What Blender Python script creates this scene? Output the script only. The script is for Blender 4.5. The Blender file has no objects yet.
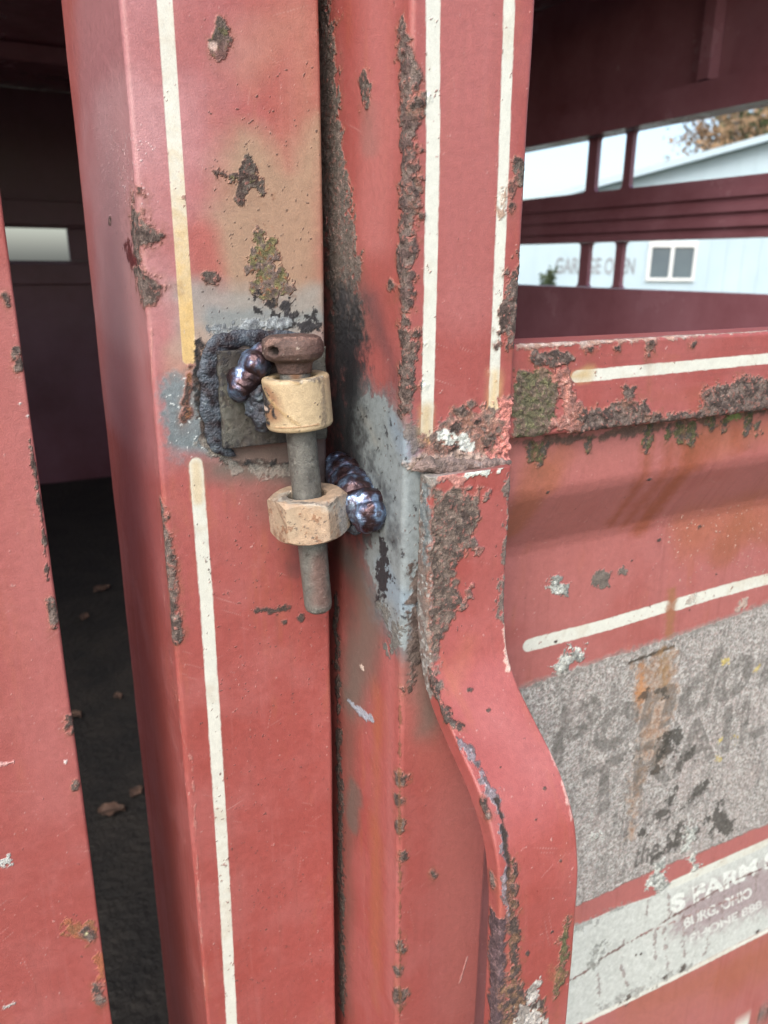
import bpy, math, random
import numpy as np
from math import sin, cos, tan, pi, radians, sqrt, atan2
from mathutils import Vector, Matrix, noise as mnoise

# ------------------------------------------------------------------ camera, sky, sun, exposure
scene = bpy.context.scene
F = 769.0                                  # focal length in picture pixels (768 x 1024)
YAW, PIT, ROLL = radians(28), radians(17.8), radians(0.4)
CAM = np.array([0.0, 0.0, 1.5])
_f = np.array([sin(YAW)*cos(PIT), cos(YAW)*cos(PIT), -sin(PIT)])
_r0 = np.array([cos(YAW), -sin(YAW), 0.0]); _u0 = np.cross(_r0, _f)
_r = _r0*cos(ROLL) + _u0*sin(ROLL); _u = np.cross(_r, _f)

cam_data = bpy.data.cameras.new('camera')
cam_data.sensor_fit = 'VERTICAL'; cam_data.sensor_height = 36.0
cam_data.lens = 36.0*F/1024.0
cam_data.clip_start = 0.02; cam_data.clip_end = 2000
cam_data.dof.use_dof = True; cam_data.dof.focus_distance = 0.37; cam_data.dof.aperture_fstop = 13
cam = bpy.data.objects.new('camera', cam_data)
scene.collection.objects.link(cam)
cam.matrix_world = Matrix(((_r[0], _u[0], -_f[0], CAM[0]), (_r[1], _u[1], -_f[1], CAM[1]), (_r[2], _u[2], -_f[2], CAM[2]), (0, 0, 0, 1)))
scene.camera = cam

SUN_EL, SUN_AZ = radians(42), radians(222)   # azimuth clockwise from +Y: behind the photographer, to the left
world = bpy.data.worlds.new("World"); scene.world = world; world.use_nodes = True
wn = world.node_tree.nodes; wl = world.node_tree.links
bg = wn['Background']
sky = wn.new('ShaderNodeTexSky'); sky.sky_type = 'NISHITA'; sky.sun_disc = False
sky.sun_elevation = SUN_EL; sky.sun_rotation = SUN_AZ
sky.air_density = 1.0; sky.dust_density = 3.5; sky.ozone_density = 1.0
wl.new(sky.outputs[0], bg.inputs[0]); bg.inputs[1].default_value = 0.148
sun_d = bpy.data.lights.new('sun', 'SUN'); sun_d.energy = 0.9; sun_d.angle = radians(35); sun_d.color = (1.0, 0.97, 0.93)
sun = bpy.data.objects.new('sun', sun_d); scene.collection.objects.link(sun)
sun.rotation_euler = Vector((sin(SUN_AZ)*cos(SUN_EL), cos(SUN_AZ)*cos(SUN_EL), sin(SUN_EL))).to_track_quat('Z', 'Y').to_euler()
scene.view_settings.view_transform = 'Standard'; scene.view_settings.look = 'None'
scene.view_settings.exposure = 1.15; scene.view_settings.gamma = 1.0
scene.cycles.use_denoising = True
scene.cycles.max_bounces = 8

rng = np.random.default_rng(7)
random.seed(7)

# ------------------------------------------------------------------ measuring: photograph -> place
def ray(px, py): return _r*(px-384)/F + _u*(512-py)/F + _f
def at(px, py, Y=None, X=None, Z=None):
    d = ray(px, py)
    t = (Y-CAM[1])/d[1] if Y is not None else (X-CAM[0])/d[0] if X is not None else (Z-CAM[2])/d[2]
    return CAM + d*t
def proj(P):
    d = P - CAM; z = np.maximum(d@_f, 1e-6)
    return 384+F*(d@_r)/z, 512-F*(d@_u)/z

# ------------------------------------------------------------------ object helpers
COL = scene.collection
def link(o, parent=None):
    COL.objects.link(o)
    if parent: o.parent = parent
    return o
def tag(o, label=None, cat=None, group=None, kind=None):
    if label: o['label'] = label
    if cat: o['category'] = cat
    if group: o['group'] = group
    if kind: o['kind'] = kind
    return o
def thing(name, label, cat, loc=(0, 0, 0), group=None):
    o = bpy.data.objects.new(name, None); o.empty_display_size = 0.05
    COL.objects.link(o); o.location = loc
    return tag(o, label, cat, group)
def settle(o):
    """parent transforms are pure translations: keep world-space vertices in place"""
    p = o.parent; off = Vector((0, 0, 0))
    while p: off += p.location; p = p.parent
    return off
def mesh_obj(name, V, Fc, mat, parent=None, smooth=True, bevel=0.0):
    me = bpy.data.meshes.new(name)
    me.from_pydata([tuple(v) for v in V], [], [tuple(f) for f in Fc]); me.update()
    if smooth: me.polygons.foreach_set('use_smooth', [True]*len(me.polygons))
    me.materials.append(mat)
    o = bpy.data.objects.new(name, me); link(o, parent)
    if parent is not None:
        off = settle(o)
        if off.length > 0: me.transform(Matrix.Translation(-off))
    if bevel > 0:
        b = o.modifiers.new('bevel', 'BEVEL'); b.width = bevel; b.segments = 2; b.limit_method = 'ANGLE'
    return o
class MB:
    def __init__(s): s.v = []; s.f = []
    def box(s, x0, x1, y0, y1, z0, z1):
        n = len(s.v)
        s.v += [(x, y, z) for z in (z0, z1) for y in (y0, y1) for x in (x0, x1)]
        s.f += [(n, n+2, n+3, n+1), (n+4, n+5, n+7, n+6), (n, n+1, n+5, n+4), (n+2, n+6, n+7, n+3), (n, n+4, n+6, n+2), (n+1, n+3, n+7, n+5)]
        return s
    def hexa(s, p):   # 8 points ordered like box
        n = len(s.v); s.v += [tuple(q) for q in p]
        s.f += [(n, n+2, n+3, n+1), (n+4, n+5, n+7, n+6), (n, n+1, n+5, n+4), (n+2, n+6, n+7, n+3), (n, n+4, n+6, n+2), (n+1, n+3, n+7, n+5)]
        return s
    def build(s, name, mat, parent=None, smooth=False, bevel=0.0): return mesh_obj(name, s.v, s.f, mat, parent, smooth, bevel)

# ------------------------------------------------------------------ numpy noise
def _hash(ix, iy, seed):
    h = (ix.astype(np.int64)*374761393 + iy.astype(np.int64)*668265263 + seed*1442695041) & 0xffffffff
    h = ((h ^ (h >> 13))*1274126177) & 0xffffffff
    h = (h ^ (h >> 16)) & 0xffffffff
    return h.astype(np.float64)/4294967295.0
def vnoise(x, y, seed=0):
    ix = np.floor(x); iy = np.floor(y); fx = x-ix; fy = y-iy
    ix = ix.astype(np.int64); iy = iy.astype(np.int64)
    fx = fx*fx*(3-2*fx); fy = fy*fy*(3-2*fy)
    a = _hash(ix, iy, seed); b = _hash(ix+1, iy, seed); c = _hash(ix, iy+1, seed); d = _hash(ix+1, iy+1, seed)
    return (a*(1-fx)+b*fx)*(1-fy) + (c*(1-fx)+d*fx)*fy
def fbm(x, y, scale, octs=4, seed=0, gain=0.55):
    """roughly -1..1"""
    out = 0; amp = 1; tot = 0; X = x/scale; Y = y/scale
    for k in range(octs):
        a = 0.6+1.1*k; ca, sa = cos(a), sin(a)
        out = out + amp*(vnoise(X*ca-Y*sa+17*k, X*sa+Y*ca-9*k, seed*31+k)*2-1); tot += amp
        amp *= gain; X = X*2.03; Y = Y*2.03
    return out/tot*1.7
def smooth(x): x = np.clip(x, 0, 1); return x*x*(3-2*x)

# ------------------------------------------------------------------ material for painted, rusted, scorched steel
def weathered(name, bump=1.0, fine=1500.0, spec=0.5):
    m = bpy.data.materials.new(name); m.use_nodes = True
    n = m.node_tree.nodes; l = m.node_tree.links; b = n['Principled BSDF']
    ac = n.new('ShaderNodeAttribute'); ac.attribute_name = 'paint'
    aw = n.new('ShaderNodeAttribute'); aw.attribute_name = 'wear'
    sep = n.new('ShaderNodeSeparateColor'); l.new(aw.outputs['Color'], sep.inputs[0])
    tc = n.new('ShaderNodeTexCoord')
    n1 = n.new('ShaderNodeTexNoise'); n1.inputs['Scale'].default_value = fine; n1.inputs['Detail'].default_value = 3; n1.inputs['Roughness'].default_value = 0.65
    n2 = n.new('ShaderNodeTexNoise'); n2.inputs['Scale'].default_value = fine/5; n2.inputs['Detail'].default_value = 5; n2.inputs['Roughness'].default_value = 0.6
    l.new(tc.outputs['Object'], n1.inputs['Vector']); l.new(tc.outputs['Object'], n2.inputs['Vector'])
    add = n.new('ShaderNodeMath'); add.operation = 'ADD'; l.new(n1.outputs[0], add.inputs[0]); l.new(n2.outputs[0], add.inputs[1])
    sub = n.new('ShaderNodeMath'); sub.operation = 'SUBTRACT'; l.new(add.outputs[0], sub.inputs[0]); sub.inputs[1].default_value = 1.0
    # colour * (1 + micro*k*noise)
    k = n.new('ShaderNodeMath'); k.operation = 'MULTIPLY'; l.new(sep.outputs[2], k.inputs[0]); k.inputs[1].default_value = 2.6
    mm = n.new('ShaderNodeMath'); mm.operation = 'MULTIPLY'; l.new(sub.outputs[0], mm.inputs[0]); l.new(k.outputs[0], mm.inputs[1])
    ex = n.new('ShaderNodeMath'); ex.operation = 'EXPONENT'; l.new(mm.outputs[0], ex.inputs[0])
    sc = n.new('ShaderNodeVectorMath'); sc.operation = 'SCALE'; l.new(ac.outputs['Color'], sc.inputs[0]); l.new(ex.outputs[0], sc.inputs['Scale'])
    l.new(sc.outputs[0], b.inputs['Base Color'])
    rr = n.new('ShaderNodeMath'); rr.operation = 'MULTIPLY_ADD'; l.new(sub.outputs[0], rr.inputs[0]); rr.inputs[1].default_value = 0.25; l.new(sep.outputs[0], rr.inputs[2]); rr.use_clamp = True
    l.new(rr.outputs[0], b.inputs['Roughness']); l.new(sep.outputs[1], b.inputs['Metallic'])
    b.inputs['Specular IOR Level'].default_value = spec
    hm = n.new('ShaderNodeMath'); hm.operation = 'MULTIPLY'; l.new(add.outputs[0], hm.inputs[0]); l.new(sep.outputs[2], hm.inputs[1])
    bp = n.new('ShaderNodeBump'); bp.inputs['Strength'].default_value = 0.9; bp.inputs['Distance'].default_value = 0.0011*bump
    l.new(hm.outputs[0], bp.inputs['Height']); l.new(bp.outputs[0], b.inputs['Normal'])
    return m
STEEL = weathered('weathered_paint')

# linear base colours
RED = np.array((.282, .070, .062)); PINK = np.array((.35, .128, .122)); DEEP = np.array((.245, .042, .030)); ORANGE = np.array((.31, .105, .052))
RUST = np.array((.150, .115, .100)); RUSTD = np.array((.065, .046, .040)); RUSTO = np.array((.22, .10, .05)); RUSTP = np.array((.25, .115, .095))
PRIMER = np.array((.155, .20, .215)); PALE = np.array((.225, .265, .275)); TAN = np.array((.29, .215, .145)); SOOT = np.array((.012, .012, .014)); GRIME = np.array((.085, .072, .062))
CREAM = np.array((.56, .58, .52)); YEL = np.array((.52, .37, .16)); LICH = np.array((.50, .53, .49)); MOSS = np.array((.10, .095, .045))

# ------------------------------------------------------------------ a sheet of steel that marks can be painted and pitted into
class Surf:
    """grid G[nt, ns, 3] with surface coordinates s, t in millimetres"""
    def __init__(S, G, s, t, wrap=False, base=RED, rough=.46, micro=.16):
        S.G = G; S.nt, S.ns = G.shape[:2]; S.wrap = wrap
        if wrap: ds = np.roll(G, -1, 1)-np.roll(G, 1, 1)
        else: ds = np.gradient(G, axis=1)
        dt = np.gradient(G, axis=0)
        N = np.cross(ds, dt); N /= np.maximum(np.linalg.norm(N, axis=2, keepdims=True), 1e-12)
        S.N = N.reshape(-1, 3); S.P = G.reshape(-1, 3)
        S.s = np.tile(s, S.nt); S.t = np.repeat(t, S.ns)
        n = S.s.size
        px, py = proj(S.P); S.px = px; S.py = py
        face = ((CAM-S.P)*S.N).sum(1) > 0
        S.vis = np.where(face & (px > -60) & (px < 830) & (py > -60) & (py < 1090))[0]
        S.col = np.tile(base, (n, 1)).astype(float); S.rough = np.full(n, rough); S.metal = np.zeros(n); S.micro = np.full(n, micro); S.h = np.zeros(n)
        S.nf = fbm(S.s, S.t, 1.6, 3, 1); S.nm = fbm(S.s, S.t, 5.0, 4, 2); S.nb = fbm(S.s, S.t, 28.0, 4, 3); S.nc = fbm(S.s, S.t, 3.0, 4, 5)
    def scale(S, px, py):
        """how many picture pixels a millimetre of this face takes along s and along t"""
        i = S.vis[np.argmin((S.px[S.vis]-px)**2+(S.py[S.vis]-py)**2)]; r, c = divmod(i, S.ns)
        c = min(max(c, 1), S.ns-2); r = min(max(r, 1), S.nt-2); a, b = r*S.ns+c-1, r*S.ns+c+1; e, f = (r-1)*S.ns+c, (r+1)*S.ns+c
        ks = math.hypot(S.px[b]-S.px[a], S.py[b]-S.py[a])/(abs(S.s[b]-S.s[a])+1e-6)
        kt = math.hypot(S.px[f]-S.px[e], S.py[f]-S.py[e])/(abs(S.t[f]-S.t[e])+1e-6)
        return min(max(ks, .3), 4), min(max(kt, .3), 4)
    def loc(S, px, py):
        i = S.vis[np.argmin((S.px[S.vis]-px)**2+(S.py[S.vis]-py)**2)]
        return S.s[i], S.t[i]
    def dist(S, pts, r, poly=False, r0=None):
        q = [S.loc(p[0], p[1]) for p in pts]
        rr = [(p[2]+(max(0, r-r0) if r0 is not None else 0) if len(p) > 2 else r)/2.1 for p in pts]
        sc_ = np.array([S.scale(p[0], p[1]) for p in pts]); ks, kt = sc_[:, 0].mean()/2.1, sc_[:, 1].mean()/2.1
        q = [(a*ks, b*kt) for a, b in q]
        qs = np.array(q); m = max(rr)+40
        X_, Y_ = S.s*ks, S.t*kt
        idx = np.where((X_ > qs[:, 0].min()-m) & (X_ < qs[:, 0].max()+m) & (Y_ > qs[:, 1].min()-m) & (Y_ < qs[:, 1].max()+m))[0]
        x = X_[idx]; y = Y_[idx]; d = np.full(idx.size, 1e9)
        n = len(q)
        if poly:
            inside = np.zeros(idx.size, bool)
            for i in range(n):
                (ax, ay), (bx, by) = q[i], q[(i+1) % n]
                dx, dy = bx-ax, by-ay; L = dx*dx+dy*dy+1e-9
                k = np.clip(((x-ax)*dx+(y-ay)*dy)/L, 0, 1)
                d = np.minimum(d, np.hypot(x-ax-k*dx, y-ay-k*dy))
                c = ((ay > y) != (by > y)) & (x < (bx-ax)*(y-ay)/(by-ay+1e-12)+ax)
                inside ^= c
            d = np.where(inside, -d, d)-r/2.1
        else:
            for i in range(max(1, n-1)):
                (ax, ay) = q[i]; (bx, by) = q[min(i+1, n-1)]; ra = rr[i]; rb = rr[min(i+1, n-1)]
                dx, dy = bx-ax, by-ay; L = dx*dx+dy*dy+1e-9
                k = np.clip(((x-ax)*dx+(y-ay)*dy)/L, 0, 1)
                d = np.minimum(d, np.hypot(x-ax-k*dx, y-ay-k*dy)-(ra+k*(rb-ra)))
        return idx, d
    def lay(S, idx, m, col, rough=None, metal=None, micro=None, h=None, col2=None, nz='nc', thr=0.0, col3=None):
        c = np.tile(col, (idx.size, 1)).astype(float)
        if col2 is not None:
            w = smooth((getattr(S, nz)[idx]-thr)*1.6+.5)[:, None]; c = c*(1-w)+np.array(col2)*w
        if col3 is not None:
            w = smooth(S.nf[idx]*2.5-1.1)[:, None]; c = c*(1-w)+np.array(col3)*w
        M = m[:, None]; S.col[idx] = S.col[idx]*(1-M)+c*M
        for a, v in ((S.rough, rough), (S.metal, metal), (S.micro, micro)):
            if v is not None: a[idx] = a[idx]*(1-m)+v*m
        if h is not None: S.h[idx] += m*h
    def mark(S, pts, col, r=5, poly=False, amp=1.2, nz='nm', soft=.5, op=1., rough=.85, metal=0, micro=.6, h=None, hn=0., col2=None, col3=None, thr=0., r0=None):
        idx, d = S.dist(pts, r, poly, r0)
        if idx.size == 0: return
        d = d + getattr(S, nz)[idx]*amp + (S.nf[idx]*amp*.5 if nz == 'nm' else 0)
        m = smooth(.5-d/(2*soft))*op
        hh = None if h is None and hn == 0 else (h or 0)+hn*(S.nf[idx]*.6+S.nc[idx]*.6)
        S.lay(idx, m, col, rough, metal, micro, hh, col2, 'nc', thr, col3)
    # frequent kinds of mark
    def rust(S, pts, r=5, poly=False, amp=2.2, lump=.35, col=RUST, col2=RUSTD, col3=RUSTP, halo=True, edge=1.0):
        if halo:
            S.mark(pts, RUSTO*.9, r+3*edge, poly, amp*1.3, 'nm', 1.6, .35, .7, micro=.3, r0=r)
            S.mark(pts, RUSTP, r+1.1*edge, poly, amp, 'nm', .5, .8, .8, micro=.8, h=lump*.5, hn=.12, r0=r)
        if halo and not poly: S.mark([(p[0], p[1]+7+r)+tuple(p[2:]) for p in pts], RUSTO*.55, r*.9, False, amp*1.5, 'nm', 4, .22, None, micro=.2, r0=r)
        S.mark(pts, col, r-.3, poly, amp, 'nm', .35, 1, .92, micro=1.0, h=-.05, hn=lump, col2=col2, col3=col3, r0=r)
    def stain(S, pts, col, r=8, poly=False, soft=5, op=.5, amp=4, rough=.6, nz='nb', micro=.2, col2=None):
        S.mark(pts, col, r, poly, amp, nz, soft, op, rough, micro=micro, col2=col2)
    def specks(S, pts, col, r=8, poly=False, dens=.25, op=1, size='nf', soft=3, rough=.8, h=None, micro=.5, amp=2):
        idx, d = S.dist(pts, r, poly)
        f = getattr(S, size)[idx]
        edge = smooth(.5-(d+S.nm[idx]*amp)/(2*soft))
        m = smooth((f-(1.12-dens*2.0*edge))*6)*(edge > .02)*op*smooth(edge*3)
        S.lay(idx, m, col, rough, None, micro, h)
    def stripe(S, pts, w, col=CREAM, c2=None, fade=.0):
        idx, d = S.dist(pts, w/2)
        m = smooth(.5-(d+S.nc[idx]*.12+S.nm[idx]*.12)/.5)
        m = m*(1-smooth((S.nf[idx]-1.0)*4)*.6)
        S.lay(idx, m, col, .5, 0, .12, .03)
        if c2 is not None:
            ta = S.loc(pts[0][0], fade[0])[1]; tb = S.loc(pts[-1][0], fade[1])[1]
            S.lay(idx, m*smooth((S.t[idx]-ta)/(tb-ta)+S.nc[idx]*.12), c2, .5, 0, .2)
        S.lay(idx, m*smooth(S.nb[idx]*.9+S.nm[idx]*.4-.1)*.35, np.array((.42, .36, .26)), .6)
        # small chips
        mm = m*smooth((S.nm[idx]*.6+S.nf[idx]*.6-.80)*8)*.8
        S.lay(idx, mm, RUSTP, .8, 0, .5, -.03)
    def paintwork(S, strength=1.):
        """uneven, chalky old enamel all over"""
        i = np.arange(S.s.size)
        S.lay(i, smooth(S.nb*.8+.35)*.30*strength, PINK, .5)
        S.lay(i, smooth(fbm(S.s, S.t, 45, 4, 9)*.9-.1)*.35*strength, DEEP)
        S.lay(i, smooth(fbm(S.s*2.2, S.t*.5, 22, 4, 11)*1.1-.45)*.32*strength, ORANGE, .5)
        run = fbm(S.s*3.2, S.t*.14, 12, 4, 15)
        S.lay(i, smooth(run*1.3-.45)*.20*strength, (.16, .055, .045), .6)
        S.lay(i, smooth(-run*1.3-.55)*.22*strength, PINK*1.05, .55)
        S.lay(i, smooth(fbm(S.s, S.t, 6, 5, 17, .7)*1.4-.55)*.16*strength, PINK*1.1, .6)
        S.lay(i, smooth(fbm(S.s, S.t, 9, 5, 18, .7)*1.4-.6)*.16*strength, np.array((.18, .05, .045)), .6)
        for a_, sd in ((.35, 51), (-.5, 52), (1.35, 53)):
            u_ = S.s*cos(a_)+S.t*sin(a_); v_ = -S.s*sin(a_)+S.t*cos(a_)
            scr = smooth((fbm(u_*.07, v_*3.2, 2.0, 2, sd)-1.22)*9)*smooth(fbm(S.s, S.t, 30, 2, sd+5)*1.5-.2)
            S.lay(i, scr*.55, np.array((.42, .22, .20)), .6)
        S.rough += S.nb*.05+S.nf*.02+run*.05
        sp = smooth((S.nf*.7+S.nm*.6-1.24)*7)
        S.lay(i, sp*.8, RUSTD, .9, None, .6, -.05)
        sp2 = smooth((fbm(S.s, S.t, 2.2, 3, 21)-1.13)*8)
        S.lay(i, sp2*.6, np.array((.5, .3, .27)), .8, None, .4, .05)
        S.h += S.nb*.10+fbm(S.s, S.t, 90, 2, 4)*.35
    def build(S, name, parent=None, mat=None, cap=True):
        P = S.P + S.N*(S.h/1000.0)[:, None]
        nt, ns = S.nt, S.ns
        me = bpy.data.meshes.new(name)
        cols = ns if S.wrap else ns-1
        a = (np.arange(nt-1)[:, None]*ns + np.arange(cols)[None, :])
        b = (np.arange(nt-1)[:, None]*ns + (np.arange(cols)[None, :]+1) % ns)
        quads = np.stack([a, b, b+ns, a+ns], -1).reshape(-1, 4)
        extra = []
        if S.wrap and cap: extra = [list(range(ns))[::-1], list(range((nt-1)*ns, nt*ns))]
        nq = len(quads); nl = nq*4+sum(len(e) for e in extra)
        loops = np.concatenate([quads.ravel()]+[np.array(e) for e in extra]).astype(np.int32)
        starts = np.concatenate([np.arange(nq)*4, nq*4+np.cumsum([0]+[len(e) for e in extra])[:len(extra)]]).astype(np.int32)
        me.vertices.add(len(P)); me.loops.add(nl); me.polygons.add(nq+len(extra))
        me.vertices.foreach_set('co', P.astype(np.float32).ravel())
        me.loops.foreach_set('vertex_index', loops); me.polygons.foreach_set('loop_start', starts)
        me.update(calc_edges=True)
        sm = np.ones(nq+len(extra), bool); sm[nq:] = False
        me.polygons.foreach_set('use_smooth', sm)
        c = np.ones((len(P), 4), np.float32); c[:, :3] = np.clip(S.col, 0.003, .9)
        at_ = me.attributes.new('paint', 'FLOAT_COLOR', 'POINT'); at_.data.foreach_set('color', c.ravel())
        w = np.ones((len(P), 4), np.float32); w[:, 0] = np.clip(S.rough, .05, 1); w[:, 1] = S.metal; w[:, 2] = np.clip(S.micro, 0, 1.2)
        at2 = me.attributes.new('wear', 'FLOAT_COLOR', 'POINT'); at2.data.foreach_set('color', w.ravel())
        me.materials.append(mat or STEEL)
        me.validate()
        o = bpy.data.objects.new(name, me); link(o, parent)
        if parent is not None:
            off = settle(o)
            if off.length > 0: me.transform(Matrix.Translation(-off))
        return o

def round_poly(pts, rad, seg=5):
    """closed polygon with rounded corners"""
    out = []; n = len(pts)
    for i in range(n):
        p0 = np.array(pts[i-1]); p = np.array(pts[i]); p1 = np.array(pts[(i+1) % n])
        a = (p0-p)/np.linalg.norm(p0-p); b = (p1-p)/np.linalg.norm(p1-p)
        ang = math.acos(np.clip(a@b, -1, 1)); tl = rad/tan(ang/2)
        c = p+(a+b)/np.linalg.norm(a+b)*rad/sin(ang/2)
        s = p+a*tl-c; e = p+b*tl-c
        a0 = atan2(s[1], s[0]); a1 = atan2(e[1], e[0])
        while a1-a0 > pi: a1 -= 2*pi
        while a1-a0 < -pi: a1 += 2*pi
        for k in range(seg+1):
            t = a0+(a1-a0)*k/seg; out.append(c+rad*np.array((cos(t), sin(t))))
    return np.array(out)
def resample(P, fine, coarse, dense):
    """walk a closed outline; dense(mid) says where the step is fine. all in metres"""
    out = []; s = []; acc = 0
    n = len(P)
    for i in range(n):
        a = P[i]; b = P[(i+1) % n]; L = np.linalg.norm(b-a)
        k = max(1, int(math.ceil(L/(fine if dense((a+b)/2) else coarse))))
        for j in range(k):
            out.append(a+(b-a)*j/k); s.append((acc+L*j/k)*1000)
        acc += L
    return np.array(out), np.array(s)
def zsteps(z0, z1, d0, d1, fine):
    a = list(np.arange(z0, d0, .05)) + list(np.arange(d0, d1, fine)) + list(np.arange(d1, z1, .05)) + [z1]
    return np.array(a)

# ================================================================== SETTING
def noise_mat(name, c1, c2, scale, rough=.9, bump=.0, detail=6, c3=None, bs=None):
    m = bpy.data.materials.new(name); m.use_nodes = True
    n = m.node_tree.nodes; l = m.node_tree.links; b = n['Principled BSDF']
    tc = n.new('ShaderNodeTexCoord'); no = n.new('ShaderNodeTexNoise'); no.inputs['Scale'].default_value = scale; no.inputs['Detail'].default_value = detail
    l.new(tc.outputs['Object'], no.inputs['Vector'])
    r = n.new('ShaderNodeValToRGB'); r.color_ramp.elements[0].color = (*c1, 1); r.color_ramp.elements[1].color = (*c2, 1)
    r.color_ramp.elements[0].position = .35; r.color_ramp.elements[1].position = .65
    if c3: e = r.color_ramp.elements.new(.8); e.color = (*c3, 1)
    l.new(no.outputs[0], r.inputs[0]); l.new(r.outputs[0], b.inputs['Base Color']); b.inputs['Roughness'].default_value = rough
    if bump:
        n2 = n.new('ShaderNodeTexNoise'); n2.inputs['Scale'].default_value = bs or scale*3; n2.inputs['Detail'].default_value = 5; l.new(tc.outputs['Object'], n2.inputs['Vector'])
        bp = n.new('ShaderNodeBump'); bp.inputs['Distance'].default_value = bump; l.new(n2.outputs[0], bp.inputs['Height']); l.new(bp.outputs[0], b.inputs['Normal'])
    return m
M_ground = noise_mat('gravel_and_grass', (.13, .11, .085), (.07, .085, .035), .6, .95, .03, c3=(.17, .15, .12), bs=40)
M_white = noise_mat('white_siding', (.34, .45, .51), (.38, .49, .55), 1.2, .5)
M_frame = noise_mat('white_window_frame', (.52, .56, .57), (.58, .61, .61), 4, .4)
M_glass = noise_mat('dark_window_glass', (.07, .10, .125), (.11, .15, .17), .8, .15)
M_letter = noise_mat('grey_sign_paint', (.19, .21, .23), (.25, .27, .29), 3, .6)
M_bark = noise_mat('bark', (.05, .04, .03), (.10, .08, .06), 8, .9, .02)
M_leafb = noise_mat('autumn_foliage', (.20, .12, .06), (.30, .20, .11), 1.2, .8)
M_leafg = noise_mat('green_foliage', (.04, .06, .025), (.09, .11, .045), 1.2, .8)
M_mat = noise_mat('dirty_rubber_floor', (.005, .005, .005), (.016, .014, .012), 14, .85, .008, detail=10, c3=(.022, .018, .015), bs=70)
M_dry = noise_mat('dry_leaf', (.05, .03, .022), (.12, .07, .05), 40, .8)

gx = [-400, -60, -12, -4, 0, 4, 12, 30, 60, 400]
V = [(x, y, 0) for y in gx for x in gx]; n = len(gx)
g = mesh_obj('ground', V, [(j*n+i, j*n+i+1, (j+1)*n+i+1, (j+1)*n+i) for j in range(n-1) for i in range(n-1)], M_ground, smooth=False)
tag(g, kind='structure')

# ---- white garage across the yard: gable end faces the trailer
fh = np.array([sin(YAW), cos(YAW), 0.0]); GD = 19.0
ga = radians(8)                                   # gable end turned a little
ex = np.array([cos(-YAW-ga+0.0), sin(-YAW-ga), 0.0])   # along the gable wall, to the right
ny = np.array([-ex[1], ex[0], 0.0])               # into the building
P0 = CAM+fh*GD; P0[2] = 0
def at_wall(px, py):
    d = ray(px, py); t = ((P0-CAM)@ny)/(d@ny); q = CAM+d*t
    return (q-P0)@ex, q[2]
def bw(x, y, z): q = P0+ex*x+ny*y; return (q[0], q[1], z)
garage = thing('garage', 'long white metal garage with a low gable roof across the yard', 'garage', bw(6, 0, 0))
xa, za = at_wall(592, 190); xb, zb = at_wall(768, 142)
slope = (zb-za)/(xb-xa)
xl = at_wall(505, 220)[0]; zl = za-slope*(xa-xl); xm = xl+10.5; zm = zl+slope*(xm-xl); xr = xm+10.5
V = []; Fc = []
for y in (0, 16):
    V += [bw(xl, y, 0), bw(xr, y, 0), bw(xr, y, zl), bw(xm, y, zm), bw(xl, y, zl)]
Fc = [(0, 1, 2, 3, 4), (9, 8, 7, 6, 5), (0, 4, 9, 5), (1, 6, 7, 2)]
wall = mesh_obj('wall', V, Fc, M_white, garage, smooth=False)
# siding ribs: shallow proud strips, part of the wall look
mb = MB()
for k in range(1, 60):
    x = xl+k*.35
    if x > xr-.1: break
    zt = zl+slope*(min(x, 2*xm-x)-xl)-.06
    mb.hexa([bw(x-.02, -.015, .05), bw(x+.02, -.015, .05), bw(x-.02, .0, .05), bw(x+.02, .0, .05), bw(x-.02, -.015, zt), bw(x+.02, -.015, zt), bw(x-.02, 0, zt), bw(x+.02, 0, zt)])
mb.build('siding_ribs', M_white, garage)
mb = MB(); oh = .35; th = .14
for sgn in (-1, 1):
    xe = xm+sgn*(xm-xl+oh); ze = zm-slope*(xm-xl+oh)
    p = [(xe, ze), (xm, zm)] if sgn < 0 else [(xm, zm), (xe, ze)]
    mb.hexa([bw(p[0][0], -oh, p[0][1]+.01), bw(p[1][0], -oh, p[1][1]+.01), bw(p[0][0], 16.3, p[0][1]+.01), bw(p[1][0], 16.3, p[1][1]+.01),
             bw(p[0][0], -oh, p[0][1]+th), bw(p[1][0], -oh, p[1][1]+th), bw(p[0][0], 16.3, p[0][1]+th), bw(p[1][0], 16.3, p[1][1]+th)])
mb.build('roof', M_white, garage)
wx0, wz1 = at_wall(649, 242.5); wx1, _ = at_wall(698, 241); _, wz0 = at_wall(650, 280)
win = MB(); fw = .075
def wbox(m, x0, x1, y0, y1, z0, z1):
    return m.hexa([bw(x0, y0, z0), bw(x1, y0, z0), bw(x0, y1, z0), bw(x1, y1, z0), bw(x0, y0, z1), bw(x1, y0, z1), bw(x0, y1, z1), bw(x1, y1, z1)])
wbox(win, wx0, wx1, -.07, .02, wz1-.10, wz1+.03); wbox(win, wx0, wx1, -.07, .02, wz0-.02, wz0+.05)
wbox(win, wx0, wx0+fw, -.06, .02, wz0+.05, wz1-.10); wbox(win, wx1-fw*.8, wx1, -.06, .02, wz0+.05, wz1-.10)
mx = (wx0+wx1)/2; wbox(win, mx-fw*.5, mx+fw*.5, -.06, .02, wz0+.05, wz1-.10)
wf = win.build('window', M_frame, garage)
for x0, x1 in ((wx0+fw, mx-fw*.5), (mx+fw*.5, wx1-fw*.8)):
    wbox(MB(), x0, x1, -.03, -.005, wz0+.05, wz1-.10).build('pane', M_glass, wf)

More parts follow.
